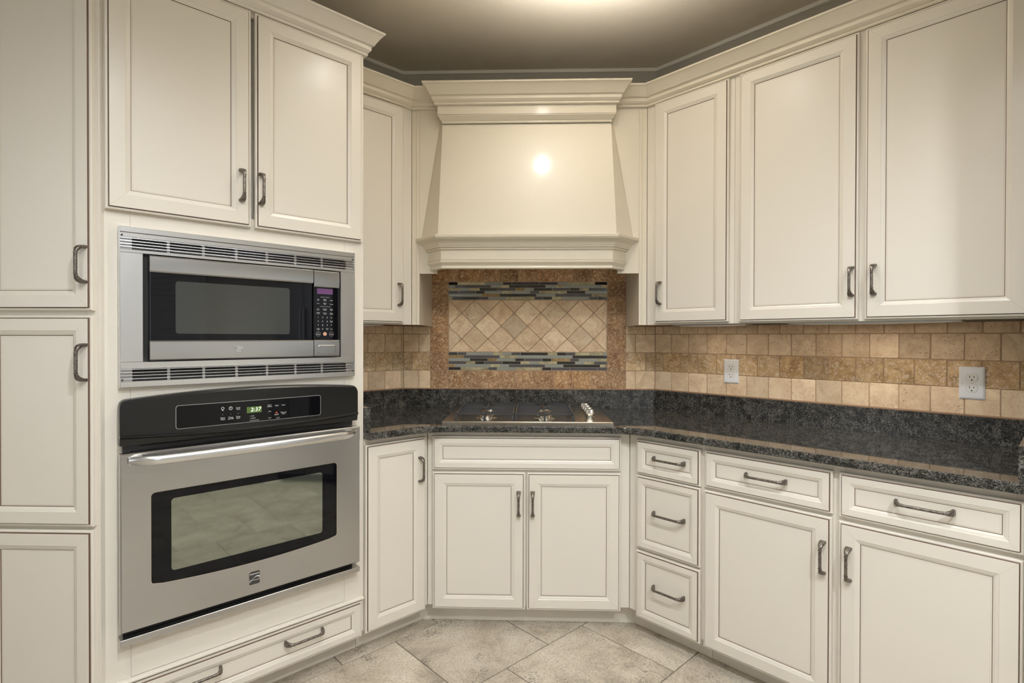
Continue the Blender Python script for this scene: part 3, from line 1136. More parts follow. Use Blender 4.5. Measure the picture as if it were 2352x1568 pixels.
mb.prism(pl, ZC1 + 0.0003, SZ)
T.part('side_splash', mb, GRANITE)
# caulk line over the splash strips
mb = MB()
rr = sweep([Lf(1.058, WBL + 0.0008), (-kb, WB + 0.0008), (kb, WB + 0.0008), Rf(-0.12, WBL + 0.0008)], [(0, 0), (0.004, 0), (0.0015, 0.0035), (0, 0.0045)], SZ)
mb.loft(rr)
T.part('caulk_line', mb, CAULK)

# ================================================================== BASE CABINETS
BD, BF = 1.976, 1.996     # door face, frame face (left and right runs)
CD, CF = 2.356, 2.376     # the same in the centre
TK, TKC = 2.066, 2.4405
ZT, ZF0, ZF1 = 0.108, 0.100, 0.8755
kf = BF * R2 - CF
sLc = w2f('L', -kf, CF)[0]
sRc = w2f('R', kf, CF)[0]
kt = TK * R2 - TKC
# left narrow base cabinet
T = Thing('base_cabinet', 'narrow cream base cabinet with one tall door, left of the cooktop cabinet', 'cabinet', 'L', (1.2, BF, 0))
boards(T, 'face_frame', [(1.0545, 1.075, ZF0, ZF1), (1.330, sLc - 0.001, ZF0, ZF1), (1.075, 1.330, 0.84, ZF1), (1.075, 1.330, ZF0, 0.125)], BF, BF + 0.02)
mb = MB()
mb.prism([(1.0545, BF + 0.0205), (sLc - 0.01, BF + 0.0205), (sLc - 0.01, 2.58), (1.0545, 2.58)], ZT, ZF1)
T.part('body', mb, CREAM)
mb = MB()
mb.prism([(1.0545, TK), (w2f('L', -kt, TKC)[0], TK), (w2f('L', -kt, TKC)[0] - 0.006, TK + 0.014), (1.0545, TK + 0.014)], 0.0005, ZT - 0.0005)
T.part('toe_kick', mb, CREAM)
d = front(T, 'door', 1.055, 1.3445, 0.0895, 0.8525, BD, 0.0650)
pull(T, d, 1.3115, 0.7145, BD)
# centre cooktop cabinet
T = Thing('base_cabinet', 'wide cream corner base cabinet with false drawer front and two doors under the cooktop', 'cabinet', 'C', (0, CF, 0))
boards(T, 'face_frame', [(-kf + 0.001, -0.395, ZF0, ZF1), (0.380, kf - 0.001, ZF0, ZF1), (-0.395, 0.380, 0.845, ZF1), (-0.395, 0.380, 0.690, 0.715), (-0.395, 0.380, ZF0, 0.125), (-0.030, 0.015, 0.125, 0.690)], CF, CF + 0.02)
mb = MB()
pts = [(-kf - 0.004, CF + 0.0205)] + [tuple(f2w('L', sLc, 2.55)[:2])] + [(-0.66, 2.95), (0.66, 2.95), tuple(f2w('R', sRc, 2.55)[:2]), (kf + 0.004, CF + 0.0205)]
mb.prism(pts, ZT, 0.840)
T.part('body', mb, CREAM)
mb = MB()
mb.prism([(-kt, TKC), (kt, TKC), (kt - 0.006, TKC + 0.014), (-kt + 0.006, TKC + 0.014)], 0.0005, ZT - 0.0005)
T.part('toe_kick', mb, CREAM)
front(T, 'false_drawer_front', -0.4225, 0.4065, 0.7055, 0.8535, CD, 0.0470)
d = front(T, 'door', -0.4215, -0.0125, 0.0905, 0.6955, CD, 0.0640)
pull(T, d, -0.041, 0.5595, CD)
d = front(T, 'door', -0.0045, 0.4055, 0.0905, 0.6955, CD, 0.0640)
pull(T, d, 0.0205, 0.5595, CD)
# filler stile beads beside the doors
# three-drawer cabinet
T = Thing('drawer_base_cabinet', 'narrow cream base cabinet with a stack of three drawers, right of the cooktop cabinet', 'cabinet', 'R', (-1.17, BF, 0))
boards(T, 'face_frame', [(sRc + 0.001, -1.300, ZF0, ZF1), (-1.045, -1.0155, ZF0, ZF1), (-1.300, -1.045, 0.84, ZF1), (-1.300, -1.045, 0.69, 0.715), (-1.300, -1.045, 0.37, 0.39), (-1.300, -1.045, ZF0, 0.12)], BF, BF + 0.02)
mb = MB()
mb.prism([(sRc + 0.01, BF + 0.0205), (-1.0155, BF + 0.0205), (-1.0155, 2.58), (sRc + 0.01, 2.58)], ZT, ZF1)
T.part('body', mb, CREAM)
mb = MB()
mb.prism([(w2f('R', kt, TKC)[0], TK), (-1.0155, TK), (-1.0155, TK + 0.014), (w2f('R', kt, TKC)[0] + 0.006, TK + 0.014)], 0.0005, ZT - 0.0005)
T.part('toe_kick', mb, CREAM)
for z0, z1, zh in ((0.7035, 0.8515, 0.784), (0.3850, 0.6985, 0.5545), (0.0845, 0.3745, 0.244)):
    d = front(T, 'drawer', -1.3205, -1.0265, z0, z1, BD, 0.0470)
    pull(T, d, -1.160, zh, BD, True)
# double base cabinet
T = Thing('base_cabinet', 'widest cream base cabinet at far right with two drawers above two doors', 'cabinet', 'R', (-0.56, BF, 0))
boards(T, 'face_frame', [(-1.0145, -0.995, ZF0, ZF1), (-0.580, -0.530, ZF0, ZF1), (-0.120, -0.088, ZF0, ZF1), (-0.995, -0.580, 0.84, ZF1), (-0.995, -0.580, 0.69, 0.72), (-0.995, -0.580, ZF0, 0.12),
                         (-0.530, -0.120, 0.84, ZF1), (-0.530, -0.120, 0.69, 0.72), (-0.530, -0.120, ZF0, 0.12)], BF, BF + 0.02)
mb = MB()
mb.prism([(-1.0145, BF + 0.0205), (-0.088, BF + 0.0205), (-0.088, 2.58), (-1.0145, 2.58)], ZT, ZF1)
T.part('body', mb, CREAM)
mb = MB()
mb.prism([(-1.0145, TK), (-0.088, TK), (-0.088, TK + 0.014), (-1.0145, TK + 0.014)], 0.0005, ZT - 0.0005)
T.part('toe_kick', mb, CREAM)
d = front(T, 'drawer', -1.0095, -0.5635, 0.7085, 0.8515, BD, 0.0465)
pull(T, d, -0.776, 0.787, BD, True)
d = front(T, 'drawer', -0.5455, -0.1045, 0.7065, 0.8515, BD, 0.0465)
pull(T, d, -0.321, 0.789, BD, True)
d = front(T, 'door', -1.0120, -0.5650, 0.0835, 0.6965, BD, 0.0640)
pull(T, d, -0.590, 0.5605, BD)
d = front(T, 'door', -0.5460, -0.1055, 0.0835, 0.6930, BD, 0.0640)
pull(T, d, -0.515, 0.5605, BD)

# ================================================================== OVEN TOWER
S0, S1 = 0.2075, 1.0530
T = Thing('oven_cabinet', 'tall cream oven tower holding the microwave and wall oven, doors above and one drawer below', 'cabinet', 'L', (0.63, BF, 0))
mb = MB()
for a, b, c, d in ((S0, 0.2770, ZF0, 2.4200), (0.9720, S1, ZF0, 2.4200)):
    m1 = MB()
    m1.box(a, b, BF, BF + 0.02, c, d, 0, 0.0006)
    T.part('stile', m1, CREAM)
for z0, z1 in ((2.4, 2.42), (1.612, 1.70), (1.080, 1.143), (0.2450, 0.392), (0.215, 0.2380), (ZF0, 0.11)):
    m1 = MB()
    m1.box(0.2774, 0.9716, BF, BF + 0.02, z0, z1, 0, 0.0006)
    T.part('rail', m1, CREAM)
# carcass around the appliance openings
mb = MB()
mb.prism([(S0 + 0.002, BF + 0.0205), (0.2750, BF + 0.0205), (0.2750, 2.58), (0.62, 2.58), (0.62, 2.6), (-0.30, 2.6), (S0 - 0.003, 2.55)][:3] + [(S0 + 0.002, 2.58)], ZT, 2.42)
mb.prism([(0.9730, BF + 0.0205), (S1, BF + 0.0205), (S1, 2.60), (0.9730, 2.60)], ZT, 2.42)
mb.box(0.2755, 0.9725, BF + 0.021, 2.58, ZT, 0.375)
mb.box(0.2755, 0.9725, BF + 0.021, 2.58, 1.10, 1.13)
mb.box(0.2755, 0.9725, BF + 0.021, 2.58, 1.62, 2.42)
mb.box(0.2755, 0.9725, 2.585, 2.60, ZT, 2.42)
T.part('body', mb, CREAM)
mb = MB()
mb.box(S0 + 0.06, S1, TK, TK + 0.014, 0.0005, ZT - 0.0005)
T.part('toe_kick', mb, CREAM)
# bead strip above the drawer
rr = []
for s in (0.2095, 1.0455):
    rr.append([(s, BF - 0.001, 0.2365), (s, BF - 0.017, 0.2365), (s, BF - 0.0215, 0.2385), (s, BF - 0.0215, 0.2430), (s, BF - 0.017, 0.2450), (s, BF - 0.001, 0.2450)])
mb = MB()
mb.loft(rr)
T.part('bead_strip', mb, CREAM)
d = front(T, 'drawer', 0.2160, 1.0390, 0.0870, 0.2310, BD, 0.0465)
pull(T, d, 0.8035, 0.178, BD, True)
pull(T, d, 0.4520, 0.178, BD, True)
d = front(T, 'door', 0.2150, 0.6215, 1.6675, 2.4160, BD, 0.0650)
pull(T, d, 0.5895, 1.8065, BD)
d = front(T, 'door', 0.6345, 1.0410, 1.6675, 2.4160, BD, 0.0650)
pull(T, d, 0.6525, 1.8050, BD)
TOWER = T

# ================================================================== PANTRY
PF = 1.545
T = Thing('pantry_cabinet', 'tall cream pantry cabinet at the far left with three stacked doors', 'cabinet', 'C', (-1.44, PF, 0))
xs = -1.2600
boards(T, 'face_frame', [(-1.300, xs, ZF0, 2.42), (-1.66, -1.590, ZF0, 2.42), (-1.590, -1.300, 1.340, 1.375), (-1.590, -1.300, 0.715, 0.745), (-1.590, -1.300, ZF0, 0.125), (-1.590, -1.300, 2.38, 2.42)], PF, PF + 0.018)
mb = MB()
mb.prism([(-2.16, PF + 0.0185), (-1.285, PF + 0.0185), (-1.86, 2.13), (-2.16, 2.13)], ZT, 2.42)
T.part('body', mb, CREAM)
mb = MB()
mb.box(-2.16, -1.33, 1.62, 1.634, 0.0005, ZT - 0.0005)
T.part('toe_kick', mb, CREAM)
PD = 1.525
for z0, z1, zh in ((1.3645, 2.4150, 1.498), (0.7325, 1.3500, 1.2135), (0.0895, 0.7215, None)):
    d = front(T, 'door', -1.6080, -1.2705, z0, z1, PD, 0.0600)
    if zh:
        pull(T, d, -1.2895, zh, PD)

# ================================================================== UPPER CABINETS
UD, UF = 2.254, 2.274
ZU0, ZU1 = 1.3500, 2.4080
CU = 2.640
ku = UF * R2 - CU
sLu = w2f('L', -ku, CU)[0]
sRu = w2f('R', ku, CU)[0]


def under(T, s0, s1, w0, w1):
    mb = MB()
    mb.box(s0, s1, w0, w1, ZU0 + 0.0085, ZU0 + 0.0105)
    T.part('bottom_panel', mb, RAW, label='raw brown wood underside')


T = Thing('wall_cabinet', 'narrow cream wall cabinet between the oven tower and the range hood', 'cabinet', 'L', (1.25, UF, ZU0))
boards(T, 'face_frame', [(1.0550, 1.100, ZU0, ZU1), (1.385, sLu - 0.0008, ZU0, ZU1), (1.100, 1.385, ZU0, 1.375), (1.100, 1.385, 2.38, ZU1)], UF, UF + 0.02)
mb = MB()
mb.box(1.0550, sLu - 0.012, UF + 0.0205, FL - 0.001, ZU0 + 0.011, ZU1)
T.part('body', mb, CREAM)
under(T, 1.057, sLu - 0.014, UF + 0.0205, FL - 0.001)
d = front(T, 'door', 1.0650, 1.4045, 1.3560, 2.3985, UD, 0.0660)
pull(T, d, 1.3765, 1.4945, UD)

T = Thing('wall_cabinet', 'narrow single-door cream wall cabinet just right of the range hood', 'cabinet', 'R', (-1.25, UF, ZU0))
boards(T, 'face_frame', [(sRu + 0.0008, -1.390, ZU0, ZU1), (-1.065, -1.0280, ZU0, ZU1), (-1.390, -1.065, ZU0, 1.375), (-1.390, -1.065, 2.38, ZU1)], UF, UF + 0.02)
mb = MB()
mb.box(sRu + 0.012, -1.0280, UF + 0.0205, FL - 0.001, ZU0 + 0.011, ZU1)
T.part('body', mb, CREAM)
under(T, sRu + 0.014, -1.030, UF + 0.0205, FL - 0.001)
d = front(T, 'door', -1.4090, -1.0480, 1.3580, 2.4015, UD, 0.0670)
pull(T, d, -1.3760, 1.5000, UD)

T = Thing('wall_cabinet', 'wide two-door cream wall cabinet at upper right above the outlets', 'cabinet', 'R', (-0.55, UF, ZU0))
boards(T, 'face_frame', [(-1.0270, -0.985, ZU0, ZU1), (-0.580, -0.530, ZU0, ZU1), (-0.135, -0.078, ZU0, ZU1), (-0.985, -0.580, ZU0, 1.375), (-0.985, -0.580, 2.38, ZU1), (-0.530, -0.135, ZU0, 1.375), (-0.530, -0.135, 2.38, ZU1)], UF, UF + 0.02)
mb = MB()
mb.box(-1.0270, -0.078, UF + 0.0205, FL - 0.001, ZU0 + 0.011, ZU1)
T.part('body', mb, CREAM)
under(T, -1.025, -0.080, UF + 0.0205, FL - 0.001)
d = front(T, 'door', -1.0030, -0.5645, 1.3560, 2.4000, UD, 0.0650)
pull(T, d, -0.5845, 1.4955, UD)
d = front(T, 'door', -0.5450, -0.1060, 1.3560, 2.4000, UD, 0.0650)
pull(T, d, -0.5150, 1.4975, UD)

# panel run behind the hood: two end fillers with their returns and the recessed face
T = Thing('hood_surround', 'flat cream corner panels and fillers flanking the range hood', 'panel', 'C', (0, CU, ZU0))
XF = 0.5370
for sg in (-1, 1):
    mb = MB()
    x0, x1 = sorted((sg * (ku - 0.0008), sg * XF))
    mb.box(x0, x1, CU, CU + 0.018, ZU0, ZU1, 0, 0.0006)
    T.part('filler_stile', mb, CREAM2)
    # bead on the filler
    mb = MB()
    xb = sg * (XF + 0.013)
    mb.lathe([(0.0028, ZU0 + 0.0005), (0.0028, ZU1 - 0.001)], (xb, CU, 0), n=10)
    T.part('bead', mb, CREAM2, smooth=40)
    mb = MB()
    x0, x1 = sorted((sg * XF, sg * (XF + 0.012)))
    mb.box(x0, x1, CU + 0.0185, FC - 0.001, ZU0, 1.75)
    T.part('return_panel', mb, CREAM2)
    mb = MB()
    pts = [(sg * (XF + 0.0125), CU + 0.0185), (sg * (ku + 0.006), CU + 0.0185), tuple(f2w('L' if sg < 0 else 'R', sLu if sg < 0 else sRu, FL - 0.002)[:2]), (sg * 0.697, FC - 0.002), (sg * (XF + 0.0125), FC - 0.002)]
    mb.prism(pts, ZU0 + 0.004, ZU0 + 0.016)
    T.part('bottom_panel', mb, RAW)
mb = MB()
mb.box(-XF + 0.0005, -0.4490, CU, CU + 0.018, 1.6020, ZU1, 0, 0.0004)
mb.box(0.4330, XF - 0.0005, CU, CU + 0.018, 1.6020, ZU1, 0, 0.0004)
mb.box(-0.4490, 0.4330, CU + 0.0002, CU + 0.018, 1.70, ZU1)
T.part('face_panel', mb, CREAM2)

# crown moulding: uppers
T = Thing('crown_molding', 'cream crown molding running along the tops of the wall cabinets', 'molding', 'C', (0, CU, ZU1))
path = [Lf(1.056, UF - 0.0012), (-ku, CU - 0.0012), (ku, CU - 0.0012), Rf(-0.078, UF - 0.0012)]
rr = sweep(path, CROWN, ZU1 - 0.003)
for i in range(3):
    mb = MB()
    mb.loft([rr[i], rr[i + 1]])
    T.part('molding_length', mb, CREAM2, smooth=35)
# crown moulding: tower and pantry
T2 = Thing('crown_molding', 'taller-set cream crown molding capping the oven tower and pantry', 'molding', 'L', (0.63, BF, 2.42))
kp = w2f('L', -1.2665, PF - 0.0012)
path = [(-2.16, PF - 0.0012), (-1.2650, PF - 0.0012), Lf(S1 + 0.001, BF - 0.0012), Lf(S1 + 0.001, 2.30)]
rr = sweep(path, CROWN, 2.4185)
for i in range(3):
    mb = MB()
    a = [tuple(w2f('L', p[0], p[1])) + (p[2],) for p in rr[i]]
    b = [tuple(w2f('L', p[0], p[1])) + (p[2],) for p in rr[i + 1]]
    mb.loft([a, b])
    T2.part('molding_length', mb, CREAM, smooth=35)

# ================================================================== RANGE HOOD
T = Thing('range_hood', 'cream wooden range hood with sloped front, crown and mantle above the cooktop', 'hood', 'C', (-0.01, CU, 1.616))
b0, b1 = 1.776, 2.323
# sloped body: front and two side faces
B = [(-0.527, CU - 0.001, b0), (-0.4280, 2.530, b0), (0.4110, 2.530, b0), (0.509, CU - 0.001, b0)]
U = [(-0.438, CU - 0.001, b1), (-0.4190, 2.612, b1), (0.3960, 2.612, b1), (0.412, CU - 0.001, b1)]
mb = MB()
mb.add([B[1], B[2], U[2], U[1], (B[1][0], 2.545, b0), (B[2][0], 2.545, b0), (U[2][0], 2.627, b1), (U[1][0], 2.627, b1)],
       [(0, 1, 2, 3), (4, 7, 6, 5), (0, 4, 5, 1), (2, 6, 7, 3), (0, 3, 7, 4), (1, 5, 6, 2)])
T.part('front_panel', mb, CREAM2)
for sg, (p, q, r, s) in ((1, (B[0], B[1], U[1], U[0])), (-1, (B[3], B[2], U[2], U[3]))):
    mb = MB()
    e = 0.012 * sg
    v = [(p[0], p[1], p[2]), (q[0] + 0.0006 * sg, q[1] + 0.0008, q[2]), (r[0] + 0.0006 * sg, r[1] + 0.0008, r[2]), s]
    v2 = [(x[0] + e, x[1], x[2]) for x in v]
    mb.add(v + v2, [(0, 1, 2, 3), (4, 7, 6, 5), (0, 4, 5, 1), (1, 5, 6, 2), (2, 6, 7, 3), (0, 3, 7, 4)])
    T.part('side_panel', mb, CREAM2)
# frieze box under the crown
xa, xb_, yf = -0.4400, 0.4160, 2.5830
mb = MB()
mb.box(xa, xb_, yf, CU - 0.001, 2.3590, 2.4900, 0, 0.0008)
T.part('frieze', mb, CREAM2)
mb = MB()
mb.box(xa + 0.001, xb_ - 0.001, yf + 0.0012, CU - 0.001, 2.3574, 2.3592)
T.part('glaze_line', mb, GLAZE)
lowtrim = [(-0.0245, 0.0), (-0.0215, 0.0), (-0.0180, 0.004), (-0.0180, 0.0085), (-0.0210, 0.0105), (-0.0160, 0.014), (-0.0090, 0.022), (-0.0030, 0.029), (-0.0008, 0.031), (-0.0008, 0.0340), (-0.0245, 0.0340)]
rr = sweep([(xa, CU - 0.001), (xa, yf), (xb_, yf), (xb_, CU - 0.001)], lowtrim, 2.3235)
mb = MB()
mb.loft(rr)
T.part('lower_trim', mb, CREAM2, smooth=35)
rr = sweep([(xa, CU - 0.0015), (xa, yf - 0.0005), (xb_, yf - 0.0005), (xb_, CU - 0.0015)], CROWN, 2.4020)
mb = MB()
mb.loft(rr)
T.part('crown', mb, CREAM2, smooth=35)
# mantle
pm = [(-0.4930, CU - 0.001), (-0.4180, 2.560), (0.3980, 2.560), (0.4730, CU - 0.001)]
mb = MB()
mb.prism(pm, 1.6585, 1.7180)
T.part('mantle_band', mb, CREAM2)
mb = MB()
pq = [(-0.4915, CU - 0.001), (-0.4175, 2.5612), (0.3975, 2.5612), (0.4715, CU - 0.001)]
mb.prism(pq, 1.6566, 1.6584)
T.part('glaze_line', mb, GLAZE)
lip = [(0.0002, 1.7070), (0.0060, 1.7070), (0.0085, 1.7095), (0.0085, 1.7130), (0.0062, 1.7150), (0.0115, 1.7165), (0.0140, 1.7190), (0.0140, 1.7225), (0.0165, 1.7245),
       (0.0185, 1.7330), (0.0240, 1.7420), (0.0330, 1.7490), (0.0400, 1.7530), (0.0405, 1.7560), (0.0450, 1.7575), (0.0460, 1.7590), (0.0460, 1.7720), (0.0445, 1.7740), (0.0002, 1.7760)]
rr = sweep(pm, lip, 0.0)
for r in (rr[0], rr[-1]):
    for i, p in enumerate(r):
        r[i] = (p[0], min(p[1], CU - 0.001), p[2])
# slide the end rings along the chamfer so that they die into the panel
def to_panel(ring_a, ring_b):
    out = []
    for a, b in zip(ring_a, ring_b):
        d = Vector(a) - Vector(b)
        t = (CU - 0.001 - b[1]) / d.y
        out.append(tuple(Vector(b) + d * t))
    return out
rr = sweep(pm, lip, 0.0)
rr[0] = to_panel(rr[0], rr[1])
rr[3] = to_panel(rr[3], rr[2])
mb = MB()
mb.loft(rr)
T.part('mantle_lip', mb, CREAM2, smooth=35)
low = [(-0.020, 1.6160), (-0.0080, 1.6160), (-0.0045, 1.6185), (-0.0035, 1.6225), (-0.0065, 1.6262), (-0.0072, 1.6300), (-0.0040, 1.6370), (0.0025, 1.6440), (0.0048, 1.6480), (0.0050, 1.6545), (0.0035, 1.6565), (-0.020, 1.6565)]
rr = sweep(pm, low, 0.0)
rr[0] = to_panel(rr[0], rr[1])
rr[3] = to_panel(rr[3], rr[2])
mb = MB()
mb.loft(rr)
T.part('lower_molding', mb, CREAM2, smooth=35)
# steel liner up inside
mb = MB()
mb.box(-0.435, 0.42, 2.605, FC - 0.012, 1.700, 1.715)
T.part('vent_liner', mb, STEEL_H)


# ================================================================== MICROWAVE
T = Thing('microwave', 'built-in stainless microwave with black glass door and louvered trim above the wall oven', 'microwave', 'L', (0.626, 1.976, 1.135))
W = 1.976
A, Bx = 0.2465, 1.0055
mb = MB()
mb.box(A + 0.003, Bx - 0.003, W, W + 0.019, 1.6040, 1.6205, 0, 0.0008)
mb.box(A + 0.003, Bx - 0.003, W + 0.0015, W + 0.019, 1.5890, 1.6030, 0, 0.0006)
mb.box(A + 0.003, Bx - 0.003, W, W + 0.019, 1.5430, 1.5525, 0, 0.0006)
mb.box(A + 0.003, Bx - 0.003, W, W + 0.019, 1.1910, 1.2115, 0, 0.0006)
mb.box(A + 0.003, Bx - 0.003, W, W + 0.019, 1.1350, 1.1530, 0, 0.0008)
mb.box(A, A + 0.0030, W - 0.0008, W + 0.019, 1.1350, 1.6205)
mb.box(Bx - 0.0030, Bx, W - 0.0008, W + 0.019, 1.1350, 1.6205)
T.part('trim_frame', mb, STEEL_TRIM)
mb = MB()
mb.box(A + 0.003, 0.3070, W + 0.001, W + 0.019, 1.2118, 1.5427, 0, 0.0006)
T.part('side_panel', mb, STEEL_V)
mb = MB()
mb.box(0.9470, Bx - 0.003, W + 0.001, W + 0.019, 1.2118, 1.5427, 0, 0.0006)
T.part('side_panel', mb, STEEL_V)
mb = MB()
mb.box(0.280, 0.972, W + 0.0195, W + 0.03, 1.5530, 1.5890)
mb.box(0.280, 0.972, W + 0.0195, W + 0.03, 1.1530, 1.1908)
mb.box(0.3075, 0.9465, W + 0.014, W + 0.03, 1.2118, 1.5427)
T.part('dark_backing', mb, DARK)


def slats(z0, z1, n, open_from):
    pitch = (z1 - z0) / n
    for i in range(n):
        zt = z1 - pitch * i
        # each slat: bright nose, face sloping back and down
        r = []
        for s in (A + 0.003, Bx - 0.003):
            r.append([(s, W + 0.0005, zt - 0.0006), (s, W + 0.0003, zt - 0.0024), (s, W + 0.0030, zt - 0.0040), (s, W + 0.0110, zt - 0.0072), (s, W + 0.0110, zt - 0.0050)])
        m = MB()
        m.loft(r)
        T.part('slat', m, STEEL_TRIM)
    for a, b in [(A + 0.003, 0.2800), (0.9710, Bx - 0.003)] + [(c - 0.004, c + 0.004) for c in (0.375, 0.474, 0.574, 0.674, 0.774, 0.874)]:
        m = MB()
        m.box(a, b, W + 0.0060, W + 0.018, z0, z1)
        T.part('divider', m, STEEL_DARK)


slats(1.5530, 1.5885, 4, 0)
slats(1.1532, 1.1906, 4, 0)
# corner screws
for s, z in ((0.2545, 1.594), (0.9975, 1.594), (0.2545, 1.158), (0.9975, 1.158)):
    m = MB()
    m.lathe([(0.0026, 0), (0.0026, -0.0015), (0.0012, -0.0022)], (s, W - 0.0001, z), 'y', 10)
    T.part('screw', m, DARK)
# door
V = 1.956
mb = MB()
mb.box(0.3220, 0.8285, V + 0.004, W + 0.012, 1.2200, 1.5330, 0, 0.002)
door = T.part('door', mb, BLACK_GLASS, label='black glass microwave door')


def bar(s0, s1, z0, z1, w_face, depth, mat, parent, name, slant=0.004):
    """steel rail with a bevelled top and bottom edge"""
    r = []
    for s in (s0, s1):
        r.append([(s, w_face + depth, z0), (s, w_face + 0.004, z0), (s, w_face, z0 + slant), (s, w_face - 0.0012, (z0 + z1) / 2), (s, w_face, z1 - slant), (s, w_face + 0.004, z1), (s, w_face + depth, z1)])
    m = MB()
    m.loft(r)
    return T.part(name, m, mat, parent=parent, smooth=25)


bar(0.3205, 0.8290, 1.4870, 1.5370, V - 0.004, 0.016, STEEL_H, door, 'steel_rail')
bar(0.3205, 0.8290, 1.2150, 1.2770, V - 0.004, 0.016, STEEL_H, door, 'steel_rail')
mb = MB()
mb.plate(rrect(0.3900, 0.7450, 1.2985, 1.4635, 0.008), V + 0.0034, V + 0.006)
T.part('window', mb, SCREEN_MESH, parent=door, label='grey perforated window screen')
mb = MB()
mb.plate(rrect(0.5610, 0.5845, 1.2360, 1.2605, 0.003), V - 0.0062, V)
bd = T.part('badge', mb, STEEL_DARK, parent=door)
for body, size, z, mt in (('KENMORE', 0.0044, 1.2560, PRINT), ('ELITE', 0.0058, 1.2400, PRINT)):
    T.put('lettering', text_mesh(body, size, 0.0002, 1.0, mt, bold=0.0001), (0.57275, V - 0.0064, z), parent=door)
mb = MB()
zz = [(0.5620, 1.2440), (0.5680, 1.2495), (0.5750, 1.2520), (0.5835, 1.2505)]
for off in (0.0, -0.0026):
    for (a, b), (c, d2) in zip(zz[:-1], zz[1:]):
        mb.box(a, c, V - 0.0066, V - 0.0060, min(b, d2) + off, min(b, d2) + off + 0.0012)
T.part('swoosh', mb, PRINT, parent=door)
# control column
mb = MB()
mb.box(0.8315, 0.9300, V + 0.0035, W + 0.012, 1.2200, 1.5330, 0, 0.002)
ctl = T.part('control_panel', mb, BLACK_GLASS, label='black touch control panel')
bar(0.8315, 0.9300, 1.4760, 1.5365, V - 0.004, 0.016, STEEL_H, ctl, 'steel_rail')
bar(0.8315, 0.9300, 1.2155, 1.2775, V - 0.004, 0.016, STEEL_H, ctl, 'steel_rail')
mb = MB()
mb.plate(rrect(0.8470, 0.9130, 1.2290, 1.2590, 0.005), V - 0.0075, V, c=0.0015)
T.part('door_button', mb, STEEL_H, parent=ctl)
mb = MB()
mb.box(0.8455, 0.9065, V + 0.0028, V + 0.004, 1.4500, 1.4705)
T.part('display', mb, DISPLAY_PURPLE, parent=ctl, label='purple display')


def legend(items, w, parent, name='legend'):
    for body, s, z, size, mt in items:
        T.put(name, text_mesh(body, size, 0.00015, 1.05, mt), (s, w, z), parent=parent)


wt = V + 0.0032
legend([('88:88', 0.876, 1.4603, 0.0085, PRINT_DIM), ('SMART TOUCH', 0.8765, 1.4380, 0.0048, PRINT_DIM), ('GOURMET OPTIONS', 0.8765, 1.4030, 0.0042, PRINT_DIM),
        ('Pop\ncorn', 0.850, 1.4280, 0.0044, PRINT), ('Baked\nPotato', 0.876, 1.4280, 0.0044, PRINT), ('Veggie', 0.9015, 1.4275, 0.0044, PRINT),
        ('Pizza', 0.850, 1.4140, 0.0044, PRINT), ('Dinner\nPlate', 0.876, 1.4140, 0.0044, PRINT), ('Reheat', 0.9015, 1.4130, 0.0044, PRINT),
        ('Fish\nFillets', 0.850, 1.3920, 0.0044, PRINT), ('Chicken\nBreast', 0.876, 1.3920, 0.0044, PRINT), ('Soften\nMelt', 0.9015, 1.3920, 0.0044, PRINT),
        ('Custom\nCook', 0.850, 1.3780, 0.0044, PRINT), ('Kitchen\nTimer', 0.876, 1.3770, 0.0044, PRINT), ('Add 1\nMinute', 0.9015, 1.3770, 0.0044, PRINT),
        ('1', 0.850, 1.3625, 0.0075, PRINT), ('2', 0.867, 1.3620, 0.0075, PRINT), ('3', 0.885, 1.3620, 0.0075, PRINT), ('O', 0.9015, 1.3615, 0.0080, PRINT_DIM),
        ('4', 0.850, 1.3475, 0.0075, PRINT), ('5', 0.867, 1.3475, 0.0075, PRINT), ('6', 0.885, 1.3475, 0.0075, PRINT), ('Power\nLevel', 0.9015, 1.3475, 0.0044, PRINT),
        ('7', 0.850, 1.3330, 0.0075, PRINT), ('8', 0.867, 1.3330, 0.0075, PRINT), ('9', 0.885, 1.3330, 0.0075, PRINT), ('*', 0.9015, 1.3325, 0.0100, PRINT),
        ('Auto\nDefrost', 0.850, 1.3190, 0.0040, PRINT), ('0', 0.867, 1.3190, 0.0075, PRINT), ('Cook\nTime', 0.885, 1.3190, 0.0040, PRINT), ('Clear', 0.9015, 1.3190, 0.0044, PRINT)], wt, ctl)
for s, mt, txt in ((0.850, PRINT_DIM, 'START'), (0.876, PEACH_PRINT, ''), (0.9015, PRINT_DIM, 'STOP')):
    m = MB()
    r0, r1 = (0.0090, 0.0084) if txt else (0.0070, 0.0050)
    rings = [[(s + r * math.cos(a), y, 1.3005 + r * math.sin(a)) for a in [2 * math.pi * k / 24 for k in range(24)]] for r, y in ((r0, wt), (r0, wt - 0.0002), (r1, wt - 0.0002), (r1, wt))]
    m.loft(rings, caps=False)
    if not txt:
        m.lathe([(0.0040, 0), (0.0040, -0.0003)], (s, wt, 1.3005), 'y', 16)
    T.part('key_ring', m, mt, parent=ctl)
    if txt:
        T.put('legend', text_mesh(txt, 0.0050, 0.00015, 1.0, PRINT), (s, wt, 1.2985), parent=ctl)
        m = MB()
        m.lathe([(0.0011, 0), (0.0011, -0.0003)], (s, wt, 1.3040), 'y', 10)
        T.part('key_dot', m, RED_PRINT if txt == 'STOP' else PRINT, parent=ctl)

# ================================================================== WALL OVEN
T = Thing('wall_oven', 'stainless wall oven with black control panel and bowed handle beneath the microwave', 'oven', 'L', (0.63, 1.976, 0.364))
N = 28
Sx0, Sx1 = 0.2450, 1.0085


def bow(s, e, m):
    t = (s - (Sx0 + Sx1) / 2) / ((Sx1 - Sx0) / 2)
    return e + (m - e) * (1 - t * t)


